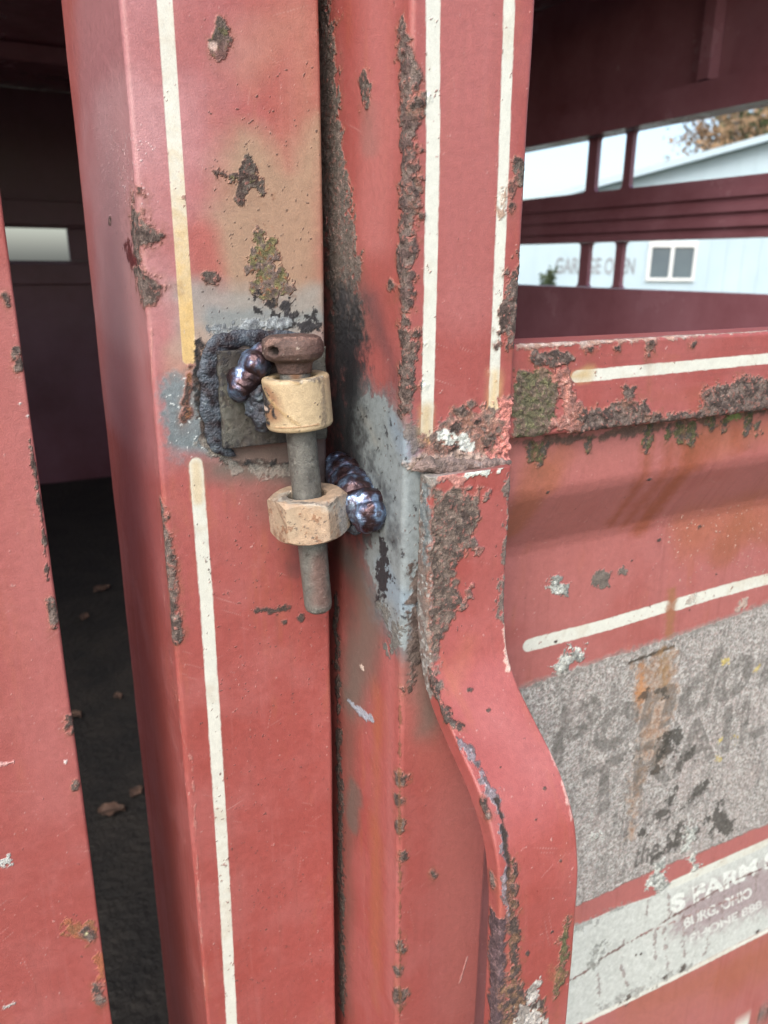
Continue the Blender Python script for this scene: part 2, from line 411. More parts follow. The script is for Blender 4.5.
def text_tris(txt, shear=0, bold=0.0, space=1.0):
    cu = bpy.data.curves.new('t', 'FONT'); cu.body = txt; cu.shear = shear; cu.offset = bold; cu.space_character = space; cu.resolution_u = 6
    o = bpy.data.objects.new('t', cu); COL.objects.link(o)
    dg = bpy.context.evaluated_depsgraph_get(); me = bpy.data.meshes.new_from_object(o.evaluated_get(dg))
    me.calc_loop_triangles()
    v = np.array([x.co[:2] for x in me.vertices]); t = np.array([x.vertices[:] for x in me.loop_triangles])
    bpy.data.objects.remove(o); bpy.data.curves.remove(cu); bpy.data.meshes.remove(me)
    v[:, 0] -= v[:, 0].min(); w = v[:, 0].max()
    return v, t, w
v2, t2, tw = text_tris('GARAGE OPEN', bold=.012)
tx0, tz = at_wall(555, 273); tx1, _ = at_wall(634, 272); _, tzt = at_wall(556, 257)
sx = (tx1-tx0)/tw; sz = (tzt-tz)/.72
V = [bw(tx0+a*sx, -.022, tz+b*sz) for a, b in v2] + [bw(tx0+a*sx, -.004, tz+b*sz) for a, b in v2]
Fc = [tuple(t) for t in t2]
mesh_obj('lettering', V[:len(v2)], Fc, M_letter, garage, smooth=False)

# ---- trees behind the garage
def foliage(cx, cy, cz, rx, ry, rz, n, size, seed):
    R = np.random.default_rng(seed); V = []; Fc = []
    cl = []
    for _ in range(34):
        d = R.normal(size=3); d /= np.linalg.norm(d); r = R.uniform(.35, .95)
        cl.append((d*r*np.array((rx, ry, rz)), R.uniform(.14, .3)))
    for i in range(n):
        c, cr = cl[R.integers(len(cl))]
        p = c+R.normal(size=3)*cr*np.array((rx, ry, rz))*.55
        a = R.normal(size=3); a /= np.linalg.norm(a); b = np.cross(a, R.normal(size=3)); b /= np.linalg.norm(b)
        s = size*R.uniform(.5, 1.3); q = np.array((cx, cy, cz))+p; k = len(V)
        V += [q-a*s, q-b*s*.5, q+a*s, q+b*s*.5]; Fc.append((k, k+1, k+2, k+3))
    return V, Fc
def limb(path, radii, seg=8):
    V = []; Fc = []
    for i, (p, r) in enumerate(zip(path, radii)):
        d = np.array(path[min(i+1, len(path)-1)], float)-np.array(path[max(i-1, 0)], float); d /= np.linalg.norm(d)
        a = np.cross(d, (0.3, .9, .1)); a /= np.linalg.norm(a); b = np.cross(d, a)
        for k in range(seg): t = 2*pi*k/seg; V.append(np.array(p)+r*(a*cos(t)+b*sin(t)))
    for i in range(len(path)-1):
        for k in range(seg): Fc.append((i*seg+k, i*seg+(k+1) % seg, (i+1)*seg+(k+1) % seg, (i+1)*seg+k))
    Fc.append(tuple(range(seg))[::-1]); Fc.append(tuple(range((len(path)-1)*seg, len(path)*seg)))
    return V, Fc
def tree(px, py, dist, r, mat, n, label, seed, size=.16):
    d = ray(px, py); d = d/np.hypot(d[0], d[1]); c = CAM+d*dist
    t = thing('tree', label, 'tree', (c[0], c[1], 0))
    V = []; Fc = []
    R = np.random.default_rng(seed)
    top = c[2]+r*.5
    def addl(path, rad):
        v, f = limb(path, rad); k = len(V); V.extend(v); Fc.extend([tuple(i+k for i in q) for q in f])
    addl([(c[0], c[1], -.1), (c[0]+.1, c[1], c[2]*.5), (c[0], c[1]+.1, top)], (.32, .22, .05))
    for i in range(14):
        a = R.uniform(0, 2*pi); z0 = R.uniform(c[2]*.5, top*.9); L = r*R.uniform(.5, .9)
        addl([(c[0], c[1], z0), (c[0]+cos(a)*L*.5, c[1]+sin(a)*L*.5, z0+L*.35), (c[0]+cos(a)*L, c[1]+sin(a)*L, z0+L*.8)], (.09, .05, .015))
    mesh_obj('trunk', V, Fc, M_bark, t)
    V, Fc = foliage(*c, r, r, r*.85, n, size, seed); mesh_obj('crown', V, Fc, mat, t, smooth=False)
tree(735, 150, 33, 2.7, M_leafb, 2600, 'bare-ish brown autumn tree rising behind the white garage roof', 3, .12)
tree(800, 150, 38, 3.4, M_leafg, 5200, 'dense green tree at the right behind the brown autumn tree', 5, .18)
c = np.array(bw(*[at_wall(545, 280)[0], -1.2, 0])); t = thing('shrub', 'small green shrub in front of the left end of the white garage', 'shrub', tuple(c))
V, Fc = foliage(c[0], c[1], .95, .22, .22, .6, 900, .05, 8); mesh_obj('foliage', V, Fc, M_leafg, t, smooth=False)
V, Fc = limb([(c[0], c[1], -.02), (c[0], c[1], .5), (c[0]+.02, c[1], 1.2)], (.03, .02, .008)); mesh_obj('stem', V, Fc, M_bark, t)

# ================================================================== THE TRAILER BODY
trailer = thing('livestock_trailer', 'weathered red steel livestock trailer body with slotted sides and a rear corner post', 'trailer', (0.4, 1.6, 0))
def maroon(name, seed, c=(.27, .100, .122), rough=.22):
    m = bpy.data.materials.new(name); m.use_nodes = True
    n = m.node_tree.nodes; l = m.node_tree.links; b = n['Principled BSDF']
    tc = n.new('ShaderNodeTexCoord'); no = n.new('ShaderNodeTexNoise'); no.inputs['Scale'].default_value = 5; no.inputs['Detail'].default_value = 8; no.inputs['Roughness'].default_value = .65
    l.new(tc.outputs['Object'], no.inputs['Vector'])
    r = n.new('ShaderNodeValToRGB'); e = r.color_ramp.elements
    e[0].position = .3; e[0].color = (c[0]*.8, c[1]*.8, c[2]*.8, 1); e[1].position = .72; e[1].color = (c[0]*1.25, c[1]*1.6, c[2]*1.6, 1)
    l.new(no.outputs[0], r.inputs[0]); l.new(r.outputs[0], b.inputs['Base Color'])
    rr = n.new('ShaderNodeMapRange'); rr.inputs['To Min'].default_value = rough-.1; rr.inputs['To Max'].default_value = rough+.15; l.new(no.outputs[0], rr.inputs[0]); l.new(rr.outputs[0], b.inputs['Roughness'])
    n2 = n.new('ShaderNodeTexNoise'); n2.inputs['Scale'].default_value = 3; n2.inputs['Detail'].default_value = 3; l.new(tc.outputs['Object'], n2.inputs['Vector'])
    bp = n.new('ShaderNodeBump'); bp.inputs['Distance'].default_value = .02; bp.inputs['Strength'].default_value = .5; l.new(n2.outputs[0], bp.inputs['Height']); l.new(bp.outputs[0], b.inputs['Normal'])
    return m
M_in = maroon('interior_red_paint', 1)
XW, YN, YR = 1.40, 3.5, .42
FZ, RZ, XLW = .60, 2.12, -.75
MB().box(XLW, XW+.06, YR-.05, YN+.05, FZ-.08, FZ).build('floor', M_mat, trailer)
mb = MB().box(XLW, XW+.06, .66, YN+.05, RZ, RZ+.03)  # roof's rear edge set back, out of view, to let sky onto the post
for y in (1.2, 2.0, 2.8): mb.box(XLW+.01, XW-.01, y-.02, y+.02, RZ-.05, RZ-.002)
mb.build('roof', M_in, trailer, bevel=.004)
# side wall seen through the gate: bands of sheet with rounded openings between posts
def slotted_band(mb, x, y0, y1, z0, z1, cuts, r=.011, t=.012):
    """openings between posts: posts in `cuts` as (y0,y1); fillets in the corners"""
    for a, b in cuts:
        mb.box(x, x+t, a, b, z0, z1)
        for yy, s in ((a, -1), (b, 1)):
            for zz, q in ((z0, 1), (z1, -1)):
                k = len(mb.v); segs = 5
                cyc = [(yy+s*r, zz+q*r)]
                arc = [(yy+s*r-s*r*sin(pi/2*i/segs), zz+q*r-q*r*cos(pi/2*i/segs)) for i in range(segs+1)]
                pts = [(yy, zz)]+arc
                for xx in (x, x+t): mb.v += [(xx, p[0], p[1]) for p in pts]
                m = len(pts); mb.f += [tuple(range(k, k+m)), tuple(range(k+m, k+2*m))[::-1]]
                mb.f += [(k+i, k+m+i, k+m+(i+1) % m, k+(i+1) % m) for i in range(m)]
ya0, ya1 = at(593, 200, X=XW)[1], at(584, 200, X=XW)[1]
yb0, yb1 = at(628, 190, X=XW)[1], at(621, 190, X=XW)[1]
posts = [(YR, YR+.08), (yb0, yb1), (ya0, ya1), (2.25, 2.30), (2.9, 2.94), (YN-.04, YN)]
mb = MB()
mb.box(XW, XW+.03, YR, YN, FZ, 1.450)
mb.box(XW-.012, XW+.03, YR, YN, 1.557, 1.672)
mb.box(XW-.03, XW+.03, YR, YN, 1.797, 1.855)
mb.box(XW, XW+.03, YR, YN, 1.857, RZ-.002)
slotted_band(mb, XW+.001, YR, YN, 1.451, 1.556, posts); slotted_band(mb, XW+.001, YR, YN, 1.673, 1.796, posts)
for z in (1.578, 1.606, 1.634): mb.box(XW-.02, XW-.0125, YR+.01, YN-.01, z, z+.012)
yr = at(715, 60, X=XW)[1]; mb.box(XW-.03, XW-.001, yr-.014, yr+.014, 1.858, RZ-.004); mb.box(XW-.03, XW-.001, 2.2, 2.228, 1.858, RZ-.004)
mb.build('side_wall', M_in, trailer, bevel=.003)
# opposite side wall, nose wall with its slot
mb = MB()
for z0, z1 in ((FZ, 1.45), (1.557, 1.640), (2.06, RZ-.002)): mb.box(XLW, XLW+.03, YR, YN, z0, z1)
slotted_band(mb, XLW, YR, YN, 1.4505, 1.5565, posts); slotted_band(mb, XLW, YR, YN, 1.6405, 2.0595, posts[:1])  # unseen tall upper opening, shaped to send sky light onto the corner post
mb.box(XLW, XLW+.03, 1.15, YN, 1.6405, 2.0595)  # blank sheet added out of view to keep the nose end dark
mb.build('side_wall', M_in, trailer, bevel=.003)
sx0, sx1, s0, s1 = .203-.2, .407, 1.508, 1.629
mb = MB().box(XLW+.032, XW-.002, YN-.03, YN, FZ, s0).box(XLW+.032, XW-.002, YN-.03, YN, s1, RZ-.002)
mb.box(XLW+.032, sx0, YN-.03, YN, s0+.0005, s1-.0005).box(sx1, XW-.002, YN-.03, YN, s0+.0005, s1-.0005)
mb.box(XLW+.04, XW-.04, YN-.06, YN-.031, s1+.01, s1+.10).box(XLW+.04, XW-.04, YN-.06, YN-.031, s0-.09, s0-.01)
M_dark = maroon('shaded_side_paint', 2, c=(.115, .038, .052), rough=.4)  # darker copy of the interior red; nose-end shade is in the colour
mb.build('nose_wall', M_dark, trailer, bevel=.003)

# ---- corner post (left of the hinge)
FR = .0005
prof = round_poly([(.0725, .53), (.0725, .365), (.1600, .365), (.1600, .53)], .0024, 6)[::-1]
prof, ps = resample(prof, FR, .01, lambda m: m[1] < .515 and m[0] < .1601)
zz = zsteps(.60, RZ-.003, .98, 1.66, FR*1.15)[::-1]
G = np.zeros((len(zz), len(prof), 3)); G[:, :, :2] = prof[None]; G[:, :, 2] = zz[:, None]
LP = Surf(G, ps, -zz*1000, wrap=True)
LP.paintwork()
# outline orientation check: normals must point outwards
def fix_normals(S):
    c = S.P.mean(0); d = ((S.P-c)*S.N)[:, :2].sum(1).mean()
    return d
def rebuild_flipped(G, s, t, **k): return Surf(G[:, ::-1], s[::-1].copy(), t, **k)
if fix_normals(LP) < 0:
    LP = rebuild_flipped(G, ps, -zz*1000, wrap=True); LP.paintwork()
P = LP
P.stain([(98, -20), (106, 120), (112, 250), (128, 420)], (.36, .165, .175), 40, soft=9, op=.9, rough=.33)  # sky sheen on the upper left face, painted in as chalky pale pink
P.stain([(108, 110), (114, 200), (122, 330)], (.46, .27, .28), 22, soft=12, op=.75, rough=.34)  # brighter core of the painted sheen
P.stain([(134, 430), (146, 560)], (.31, .10, .105), 28, soft=14, op=.6, rough=.32)  # painted sheen fading out downwards
P.specks([(95, 130), (128, 130), (134, 210), (104, 210)], (.5, .42, .42), 3, True, dens=.22, size='nf', op=.5)
P.stain([(145, 560), (180, 1000)], DEEP, 20, soft=8, op=.5)
P.stain([(250, 60), (300, 20), (310, 160)], TAN*.9+PINK*.3, 25, soft=14, op=.35)
P.stain([(240, 130), (290, 170), (322, 120), (326, 330), (200, 330), (215, 250)], TAN, 2, True, 9, .85, 5, .7)
P.stain([(200, 240), (215, 300)], RED*1.1, 14, soft=6, op=.8)
P.stain([(195, 290), (325, 285), (327, 350), (190, 350)], (.245, .25, .235), 2, True, 6, .85, 5, .8)
P.stain([(215, 320), (320, 318)], PRIMER, 9, soft=3, op=.6)
P.stain([(168, 350), (200, 330), (225, 370), (170, 380)], (.34, .24, .18), 3, True, 5, .6)
P.stain([(180, 440), (330, 440), (330, 490), (210, 475)], GRIME*1.3, 4, True, 6, .9, 4, .85)
P.stain([(230, 480), (330, 480), (330, 545), (260, 520)], GRIME*1.5, 3, True, 10, .5, 5, .8)
P.stain([(325, 380), (328, 560)], SOOT*3, 8, soft=5, op=.75)
P.mark([(162, 378), (208, 372), (214, 452), (170, 456)], PRIMER*.8, 3, True, 2.5, 'nm', 3.5, .95, .6, micro=.3, col2=PRIMER*.95)
P.specks([(162, 375), (208, 372), (214, 455), (170, 460)], (.55, .6, .6), 3, True, dens=.16, op=.9, h=.15)
P.stain([(170, 452), (215, 460)], (.30, .12, .12), 7, soft=3, op=.6)
P.stripe([(162, -30), (164, 0), (172, 110), (181, 230), (190, 358)], 15, CREAM, YEL, (80, 340))
P.stain([(170, 90), (180, 230)], YEL, 8, soft=6, op=.0)
P.stripe([(196, 466), (206, 600), (215, 740), (224, 880), (234, 1060)], 12.5, CREAM*.97)
P.stain([(196, 466), (198, 500)], YEL*.9, 6, soft=2, op=.55, amp=1)
P.rust([(189, 375), (188, 388), (185, 402)], 3, amp=.8, col=RUSTO, lump=.2); P.rust([(188, 412), (184, 416)], 4.2, amp=.8, col=RUSTO, lump=.2); P.rust([(190, 366)], 2, amp=.5)
P.rust([(134, 184, 1), (133, 210, 2.5), (138, 235, 5), (136, 262, 4), (143, 290, 4.5), (145, 306, 1)], amp=1.3, lump=.4)
P.mark([(128, 245), (133, 262)], (.10, .02, .02), 4, amp=1.5, h=-.3, rough=.5)
P.rust([(110, 218), (110, 224)], 2, amp=.4, halo=False)
P.rust([(161, 500, 4), (164, 520, 2), (168, 555, 3.5), (172, 600, 3), (176, 640, 4.5)], amp=1.2, lump=.3)
P.rust([(221, 22, 4), (222, 38, 9), (218, 55, 6)], amp=1.6, col=RUST*.8, col2=GRIME, col3=MOSS, edge=.7); P.mark([(213, 45)], (.5, .4, .35), 3, amp=.8)
P.stain([(222, 60), (224, 120)], PINK*.8, 10, soft=6, op=.4)
P.rust([(216, 172, 3), (232, 178, 3), (247, 176, 10), (262, 192, 5)], amp=2.8, col=GRIME*1.2, col2=RUSTD, col3=MOSS, edge=.5); P.rust([(247, 158, 4), (245, 175, 5), (240, 200, 4)], amp=1.4, col=GRIME, halo=False)
P.rust([(262, 232, 6), (262, 262, 15), (272, 285, 17), (290, 288, 5)], amp=3.6, col=MOSS*1.35, col2=RUST, col3=RUSTO, lump=.3, edge=.6)
P.rust([(209, 276), (213, 278)], 6, amp=1.2, col=GRIME*1.2, edge=.4)
P.specks([(205, 60), (320, 60), (322, 330), (205, 330)], RUSTD, 2, True, dens=.07, op=.9)
P.specks([(262, 305), (322, 318)], SOOT, 13, dens=.5, size='nc', op=.95, soft=4)
P.mark([(285, 305, 4), (292, 322, 7), (310, 328, 5), (240, 325, 3)], SOOT*2, 5, amp=3, soft=.5, rough=.7, h=.2, hn=.3)
P.mark([(196, 338, 3), (200, 372, 6), (204, 440, 5), (228, 462, 4), (300, 466, 4)], RUSTD*.9, 5, amp=2, soft=1, rough=.75, micro=.8, hn=.4, col2=SOOT)
P.mark([(215, 330), (290, 322)], (.13, .15, .165), 5, amp=3, soft=.8, rough=.6, micro=.7, hn=.3, col2=(.26, .30, .32))
P.mark([(205, 440), (240, 470), (300, 470)], (.30, .29, .26), 4, amp=4, soft=1.5, op=.5, rough=.7, micro=.8)
P.mark([(256, 611, 2.2), (275, 610, 3.6), (290, 608, 2)], RUSTD, 3, amp=1.2, h=-.15); P.mark([(284, 622)], RUSTD, 3, amp=1.2); P.mark([(301, 618)], RUSTD, 4, amp=1.2)
P.specks([(190, 480), (330, 480), (330, 1000), (230, 1000)], RUSTD, 2, True, dens=.05, op=.8)

P.mark([(152, 330), (166, 620), (192, 760), (205, 1000)], (.40, .20, .17), .3, amp=.8, soft=.3, op=.5)
P.specks([(120, 140), (150, 140), (150, 200), (125, 200)], (.6, .5, .5), 3, True, dens=.2, op=.6)
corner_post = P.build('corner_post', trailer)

# ---- red panel at the left edge of the picture (fixed sheet beside the gap)
pr = round_poly([(-.20, .372), (-.20, .365), (.0195, .365), (.0195, .372)], .0012, 4)
pr, s_ = resample(pr, .0006, .01, lambda m: m[0] > -.13)
zz = zsteps(.62, 1.60, 1.02, 1.58, .0007)[::-1]  # unseen top edge kept low so sky light reaches the corner post
G = np.zeros((len(zz), len(pr), 3)); G[:, :, :2] = pr[None]; G[:, :, 2] = zz[:, None]
PN = Surf(G, s_, -zz*1000, wrap=True, rough=.5)
if fix_normals(PN) < 0: PN = rebuild_flipped(G, s_, -zz*1000, wrap=True, rough=.5)
P = PN; P.paintwork(.9)
P.stain([(20, 300), (40, 600), (60, 800)], PINK, 25, soft=14, op=.5)
P.rust([(16, 350, 3), (19, 365, 4)], amp=1.5, edge=.5); P.rust([(52, 600, 3), (54, 625, 5)], amp=1.4, edge=.5); P.rust([(72, 715), (74, 730)], 3.5, amp=1.2, edge=.5); P.rust([(76, 785)], 4, amp=1.2, edge=.5)
P.rust([(5, 295, 3), (8, 305, 2)], amp=1); P.rust([(30, 440, 1.5), (42, 520, 1.5), (48, 580, 2)], amp=1.2, halo=False)
P.mark([(-4, 862), (8, 860)], (.42, .44, .42), 5, amp=1.6, soft=.3); P.mark([(5, 1008), (14, 1003)], (.42, .42, .4), 2, amp=1, soft=.3)
P.mark([(68, 925, 6), (90, 932, 9)], ORANGE*.9, 6, amp=2.5, soft=1, col2=RUSTO); P.rust([(86, 932), (92, 937)], 4, amp=1.4); P.mark([(86, 934)], (.7, .65, .4), 1.6, amp=.3)
P.rust([(98, 990), (102, 1000)], 5, amp=1.5); P.mark([(100, 960), (103, 975)], ORANGE, 5, amp=2, soft=1)
P.mark([(20, 403)], (.75, .75, .72), 1.4, amp=.2, soft=.2); P.mark([(28, 416)], (.75, .75, .72), 1.4, amp=.2, soft=.2)
P.mark([(66, 762)], (.7, .6, .58), 2, amp=.8, soft=.3); P.mark([(-5, 765), (14, 762)], (.6, .35, .33), 1, amp=.6, soft=.3)
P.build('side_panel', trailer)

# ---- hinge plate, its welds and the upper collar, all welded to the corner post
M_weld = None
def weld_material():
    m = bpy.data.materials.new('fresh_weld_metal'); m.use_nodes = True
    n = m.node_tree.nodes; l = m.node_tree.links; b = n['Principled BSDF']
    tc = n.new('ShaderNodeTexCoord')
    a = n.new('ShaderNodeTexNoise'); a.inputs['Scale'].default_value = 95; a.inputs['Detail'].default_value = 4; l.new(tc.outputs['Object'], a.inputs['Vector'])
    r = n.new('ShaderNodeValToRGB'); e = r.color_ramp.elements
    e[0].position = .30; e[0].color = (.030, .018, .022, 1); e[1].position = .76; e[1].color = (.34, .44, .58, 1)
    for p, c in ((.44, (.060, .036, .040)), (.50, (.08, .085, .13)), (.57, (.20, .29, .44)), (.65, (.09, .08, .11))):
        q = e.new(p); q.color = (*c, 1)
    l.new(a.outputs[0], r.inputs[0]); l.new(r.outputs[0], b.inputs['Base Color'])
    b.inputs['Metallic'].default_value = .75
    v = n.new('ShaderNodeTexNoise'); v.inputs['Scale'].default_value = 420; v.inputs['Detail'].default_value = 3; l.new(tc.outputs['Object'], v.inputs['Vector'])
    mr = n.new('ShaderNodeMapRange'); mr.inputs['From Min'].default_value = .3; mr.inputs['From Max'].default_value = .7; mr.inputs['To Min'].default_value = .24; mr.inputs['To Max'].default_value = .42
    l.new(v.outputs[0], mr.inputs[0]); l.new(mr.outputs[0], b.inputs['Roughness'])
    bp = n.new('ShaderNodeBump'); bp.inputs['Distance'].default_value = .0009; bp.inputs['Strength'].default_value = .6; l.new(v.outputs[0], bp.inputs['Height']); l.new(bp.outputs[0], b.inputs['Normal'])
    return m
M_weld = weld_material()
M_slag = noise_mat('scaly_weld_slag', (.020, .014, .018), (.075, .095, .12), 200, .40, .0010, c3=(.26, .31, .34), bs=900)
M_slag.node_tree.nodes['Principled BSDF'].inputs['Metallic'].default_value = .35
def bead(name, pts, radii, parent, mat, ripples=7, flat=1.0, n=90, seg=40, seed=1, nrm=(0, -1, 0), rough=.12, rip=.10):
    """a lumpy bead of weld laid along pts; ripples are overlapping puddles"""
    pts = np.array(pts, float); L = np.r_[0, np.cumsum(np.linalg.norm(np.diff(pts, axis=0), axis=1))]
    u = np.linspace(0, 1, n); path = np.stack([np.interp(u*L[-1], L, pts[:, k]) for k in range(3)], 1)
    for _ in range(6): path[1:-1] = (path[:-2]+path[1:-1]*2+path[2:])/4
    rad = np.interp(u*L[-1], L, radii)
    nrm = np.array(nrm, float)
    G = np.zeros((n, seg, 3)); T = np.gradient(path, axis=0); T /= np.linalg.norm(T, axis=1, keepdims=True)
    off = Vector((seed*3.1, seed*1.7, seed*.9)); Rm = float(np.max(radii))
    for i in range(n):
        b = np.cross(T[i], nrm); b /= np.linalg.norm(b); a = np.cross(b, T[i])
        endc = sqrt(max(0.0, 1-(max(0, abs(u[i]-.5)-.36)/.14)**2))
        for k in range(seg):
            th = 2*pi*k/seg; dirv = a*cos(th)*flat+b*sin(th)
            q = Vector(path[i]+dirv*rad[i])
            ph = (u[i]*ripples+.20*cos(th)+.18*mnoise.noise(q*70+off)) % 1.0
            pud = 1+rip*(sin(pi*ph)**.6-.5)
            lump = mnoise.noise(q/Rm*.75+off)*1.5+mnoise.noise(q/Rm*1.9+off)*.6+mnoise.noise(q/Rm*4.5+off)*.22
            G[i, k] = path[i]+dirv*rad[i]*pud*(1+rough*lump)*max(.02, endc)
    V = G.reshape(-1, 3).tolist(); Fc = [(i*seg+k, i*seg+(k+1) % seg, (i+1)*seg+(k+1) % seg, (i+1)*seg+k) for i in range(n-1) for k in range(seg)]
    Fc += [tuple(range(seg))[::-1], tuple(range((n-1)*seg, n*seg))]
    return mesh_obj(name, V, Fc, mat, parent)

# plate
pa = at(217, 350, Y=.361); pb = at(300, 452, Y=.361)
x0, x1, z1, z0 = pa[0], .1575, pa[2], pb[2]+.006
pl = round_poly([(x1, .3655), (x0, .3655), (x0, .3595), (x1, .3595)], .001, 3)
pl, s_ = resample(pl, .0006, .002, lambda m: m[1] < .365)
zz = np.arange(z0, z1, .0006)[::-1]
G = np.zeros((len(zz), len(pl), 3)); G[:, :, :2] = pl[None]; G[:, :, 2] = zz[:, None]
HP = Surf(G, s_, -zz*1000, wrap=True, base=np.array((.062, .062, .054)), rough=.6, micro=.5)
if fix_normals(HP) < 0: HP = rebuild_flipped(G, s_, -zz*1000, wrap=True, base=np.array((.062, .062, .054)), rough=.6, micro=.5)
P = HP
P.stain([(230, 400), (290, 440)], (.10, .10, .085), 15, soft=8, op=.8); P.stain([(226, 358), (290, 355)], GRIME*.4, 16, soft=5, op=.9, nz='nm'); P.stain([(255, 430), (300, 425)], SOOT*3, 9, soft=5, op=.7, nz='nm')
P.mark([(222, 385), (228, 440)], (.19, .19, .15), 4, amp=3, soft=.8, op=.8)
P.specks([(220, 355), (300, 355), (300, 450), (220, 450)], SOOT, 2, True, dens=.2, size='nc'); P.mark([(219, 352), (222, 400), (226, 450)], GRIME*.6, 4, amp=4, soft=.8, op=.9, hn=.3, col2=SOOT*2)
P.mark([(219, 352), (260, 350), (300, 350)], GRIME*.6, 5, amp=4, soft=.8, op=.9, hn=.3, col2=SOOT*2); P.mark([(226, 447), (262, 444), (300, 440)], GRIME*.6, 7, amp=5, soft=1.2, op=.9, hn=.3, col2=SOOT*2)  # sooty plate edges; the bottom one also paints in a shadow line
P.stain([(235, 420), (255, 440), (300, 425)], GRIME*.7, 10, soft=6, op=.6, nz='nm')
P.h += P.nm*.35+P.nb*.5
P.build('hinge_plate', corner_post)
Y0 = .3635
bead('weld_bead', [at(312, 337, Y=Y0), at(280, 338, Y=Y0), at(240, 338, Y=Y0), at(216, 345, Y=Y0), at(211, 372, Y=Y0), at(212, 410, Y=Y0), at(219, 446, Y=Y0), at(236, 456, Y=Y0)],
     [.0024, .0038, .0042, .0052, .0054, .0050, .0048, .002], corner_post, M_slag, ripples=15, n=260, seg=36, seed=4, rough=.24, rip=.07, flat=.34)
bead('weld_bead', [at(274, 346, Y=.350), at(256, 366, Y=.350), at(240, 386, Y=.353), at(238, 402, Y=.356)], [.0054, .0076, .0072, .0044], corner_post, M_weld, ripples=4, seed=2, rough=.20, rip=.13)
bead('weld_bead', [at(262, 385, Y=.345), at(254, 400, Y=.352), at(262, 420, Y=.348), at(268, 432, Y=.347)], [.004, .0060, .0058, .003], corner_post, M_slag, ripples=3, seed=3, rough=.4, rip=.05)

def lathe(profile, A, axis, seg, base, rough=.5, micro=.4, radial=None):
    """profile [(r,h)] dense, along axis from A"""
    axis = np.array(axis)/np.linalg.norm(axis); e1 = np.cross(axis, (0, 1, 0)); e1 /= np.linalg.norm(e1); e2 = np.cross(axis, e1)
    pr = np.array(profile); th = np.arange(seg)*2*pi/seg
    rr = pr[:, 0][:, None]*np.ones(seg)[None]
    hh = pr[:, 1][:, None]*np.ones(seg)[None]
    if radial is not None: rr, hh = radial(rr, hh, th)
    G = A+axis*hh[..., None]+(e1*np.cos(th)[None, :, None]+e2*np.sin(th)[None, :, None])*rr[..., None]
    L = np.r_[0, np.cumsum(np.hypot(*np.diff(pr, axis=0).T))]*1000
    R = pr[:, 0].max()*1000
    S = Surf(G, th*R, L, wrap=True, base=np.array(base), rough=rough, micro=micro)
    c = A+axis*pr[:, 1].mean()
    k = len(pr)//2
    if ((S.P-c)*S.N).sum(1)[S.ns*k:S.ns*(k+1)].mean() < 0: S.N = -S.N; S.flip = True
    face = ((CAM-S.P)*S.N).sum(1) > 0; S.vis = np.where(face)[0]
    return S
def dens(pts, step=.0005):
    out = [pts[0]]
    for a, b in zip(pts[:-1], pts[1:]):
        n = max(1, int(np.hypot(b[0]-a[0], b[1]-a[1])/step))
        out += [(a[0]+(b[0]-a[0])*i/n, a[1]+(b[1]-a[1])*i/n) for i in range(1, n+1)]
    return out

PA = at(292, 345, Y=.338); PB = at(319, 612, Y=.338)
ax = (PB-PA)/np.linalg.norm(PB-PA)
def on_axis(py):  # point of the pin axis that shows at picture height py
    lo, hi = -.05, .3
    for _ in range(40):
        m = (lo+hi)/2
        if proj((PA+ax*m)[None])[1][0] < py: lo = m
        else: hi = m
    return m
# upper collar: an unthreaded ring
h0 = on_axis(375); h1 = on_axis(424)+.001
R, r_i = .0158, .0098
prof = dens([(r_i, h1-h0-.001), (r_i, .0012), (r_i+.0008, .0002), (R-.0016, 0), (R-.0005, .0004), (R, .0014), (R, h1-h0-.0016), (R-.0006, h1-h0-.0004), (R-.002, h1-h0), (r_i, h1-h0-.001)])
CO = lathe(prof, PA+ax*h0, ax, 150, (.42, .33, .205), .42, .25)
P = CO
P.stain([(300, 400)], (.46, .35, .20), 20, soft=8, op=.5); P.stain([(270, 415), (266, 400)], RUSTO, 7, soft=3, op=.8)
P.mark([(262, 374), (265, 395), (268, 425)], GRIME, 2.5, amp=1.6, soft=.5, col2=SOOT)
P.mark([(264, 376), (275, 379), (295, 381), (312, 379), (324, 374)], GRIME*1.2, 1.6, amp=1.0, soft=.3, op=.8, col2=(.5, .45, .35)); P.mark([(322, 378), (325, 425)], GRIME, 2, amp=1, soft=1, op=.6)
P.mark([(298, 384), (297, 402), (299, 425)], (.40, .27, .12), 1.2, amp=.6, soft=.6, op=.6)
P.mark([(266, 424), (290, 428), (318, 424)], (.33, .17, .08), .7, amp=.3, soft=.4, op=.7); P.mark([(265, 408)], (.75, .6, .5), 2, amp=.3, soft=.4, rough=.2)
P.specks([(262, 375), (327, 375), (327, 430), (262, 430)], RUSTD, 2, True, dens=.04)
P.stain([(275, 368), (310, 368)], GRIME, 12, soft=3, op=.5)
P.build('hinge_collar', trailer)

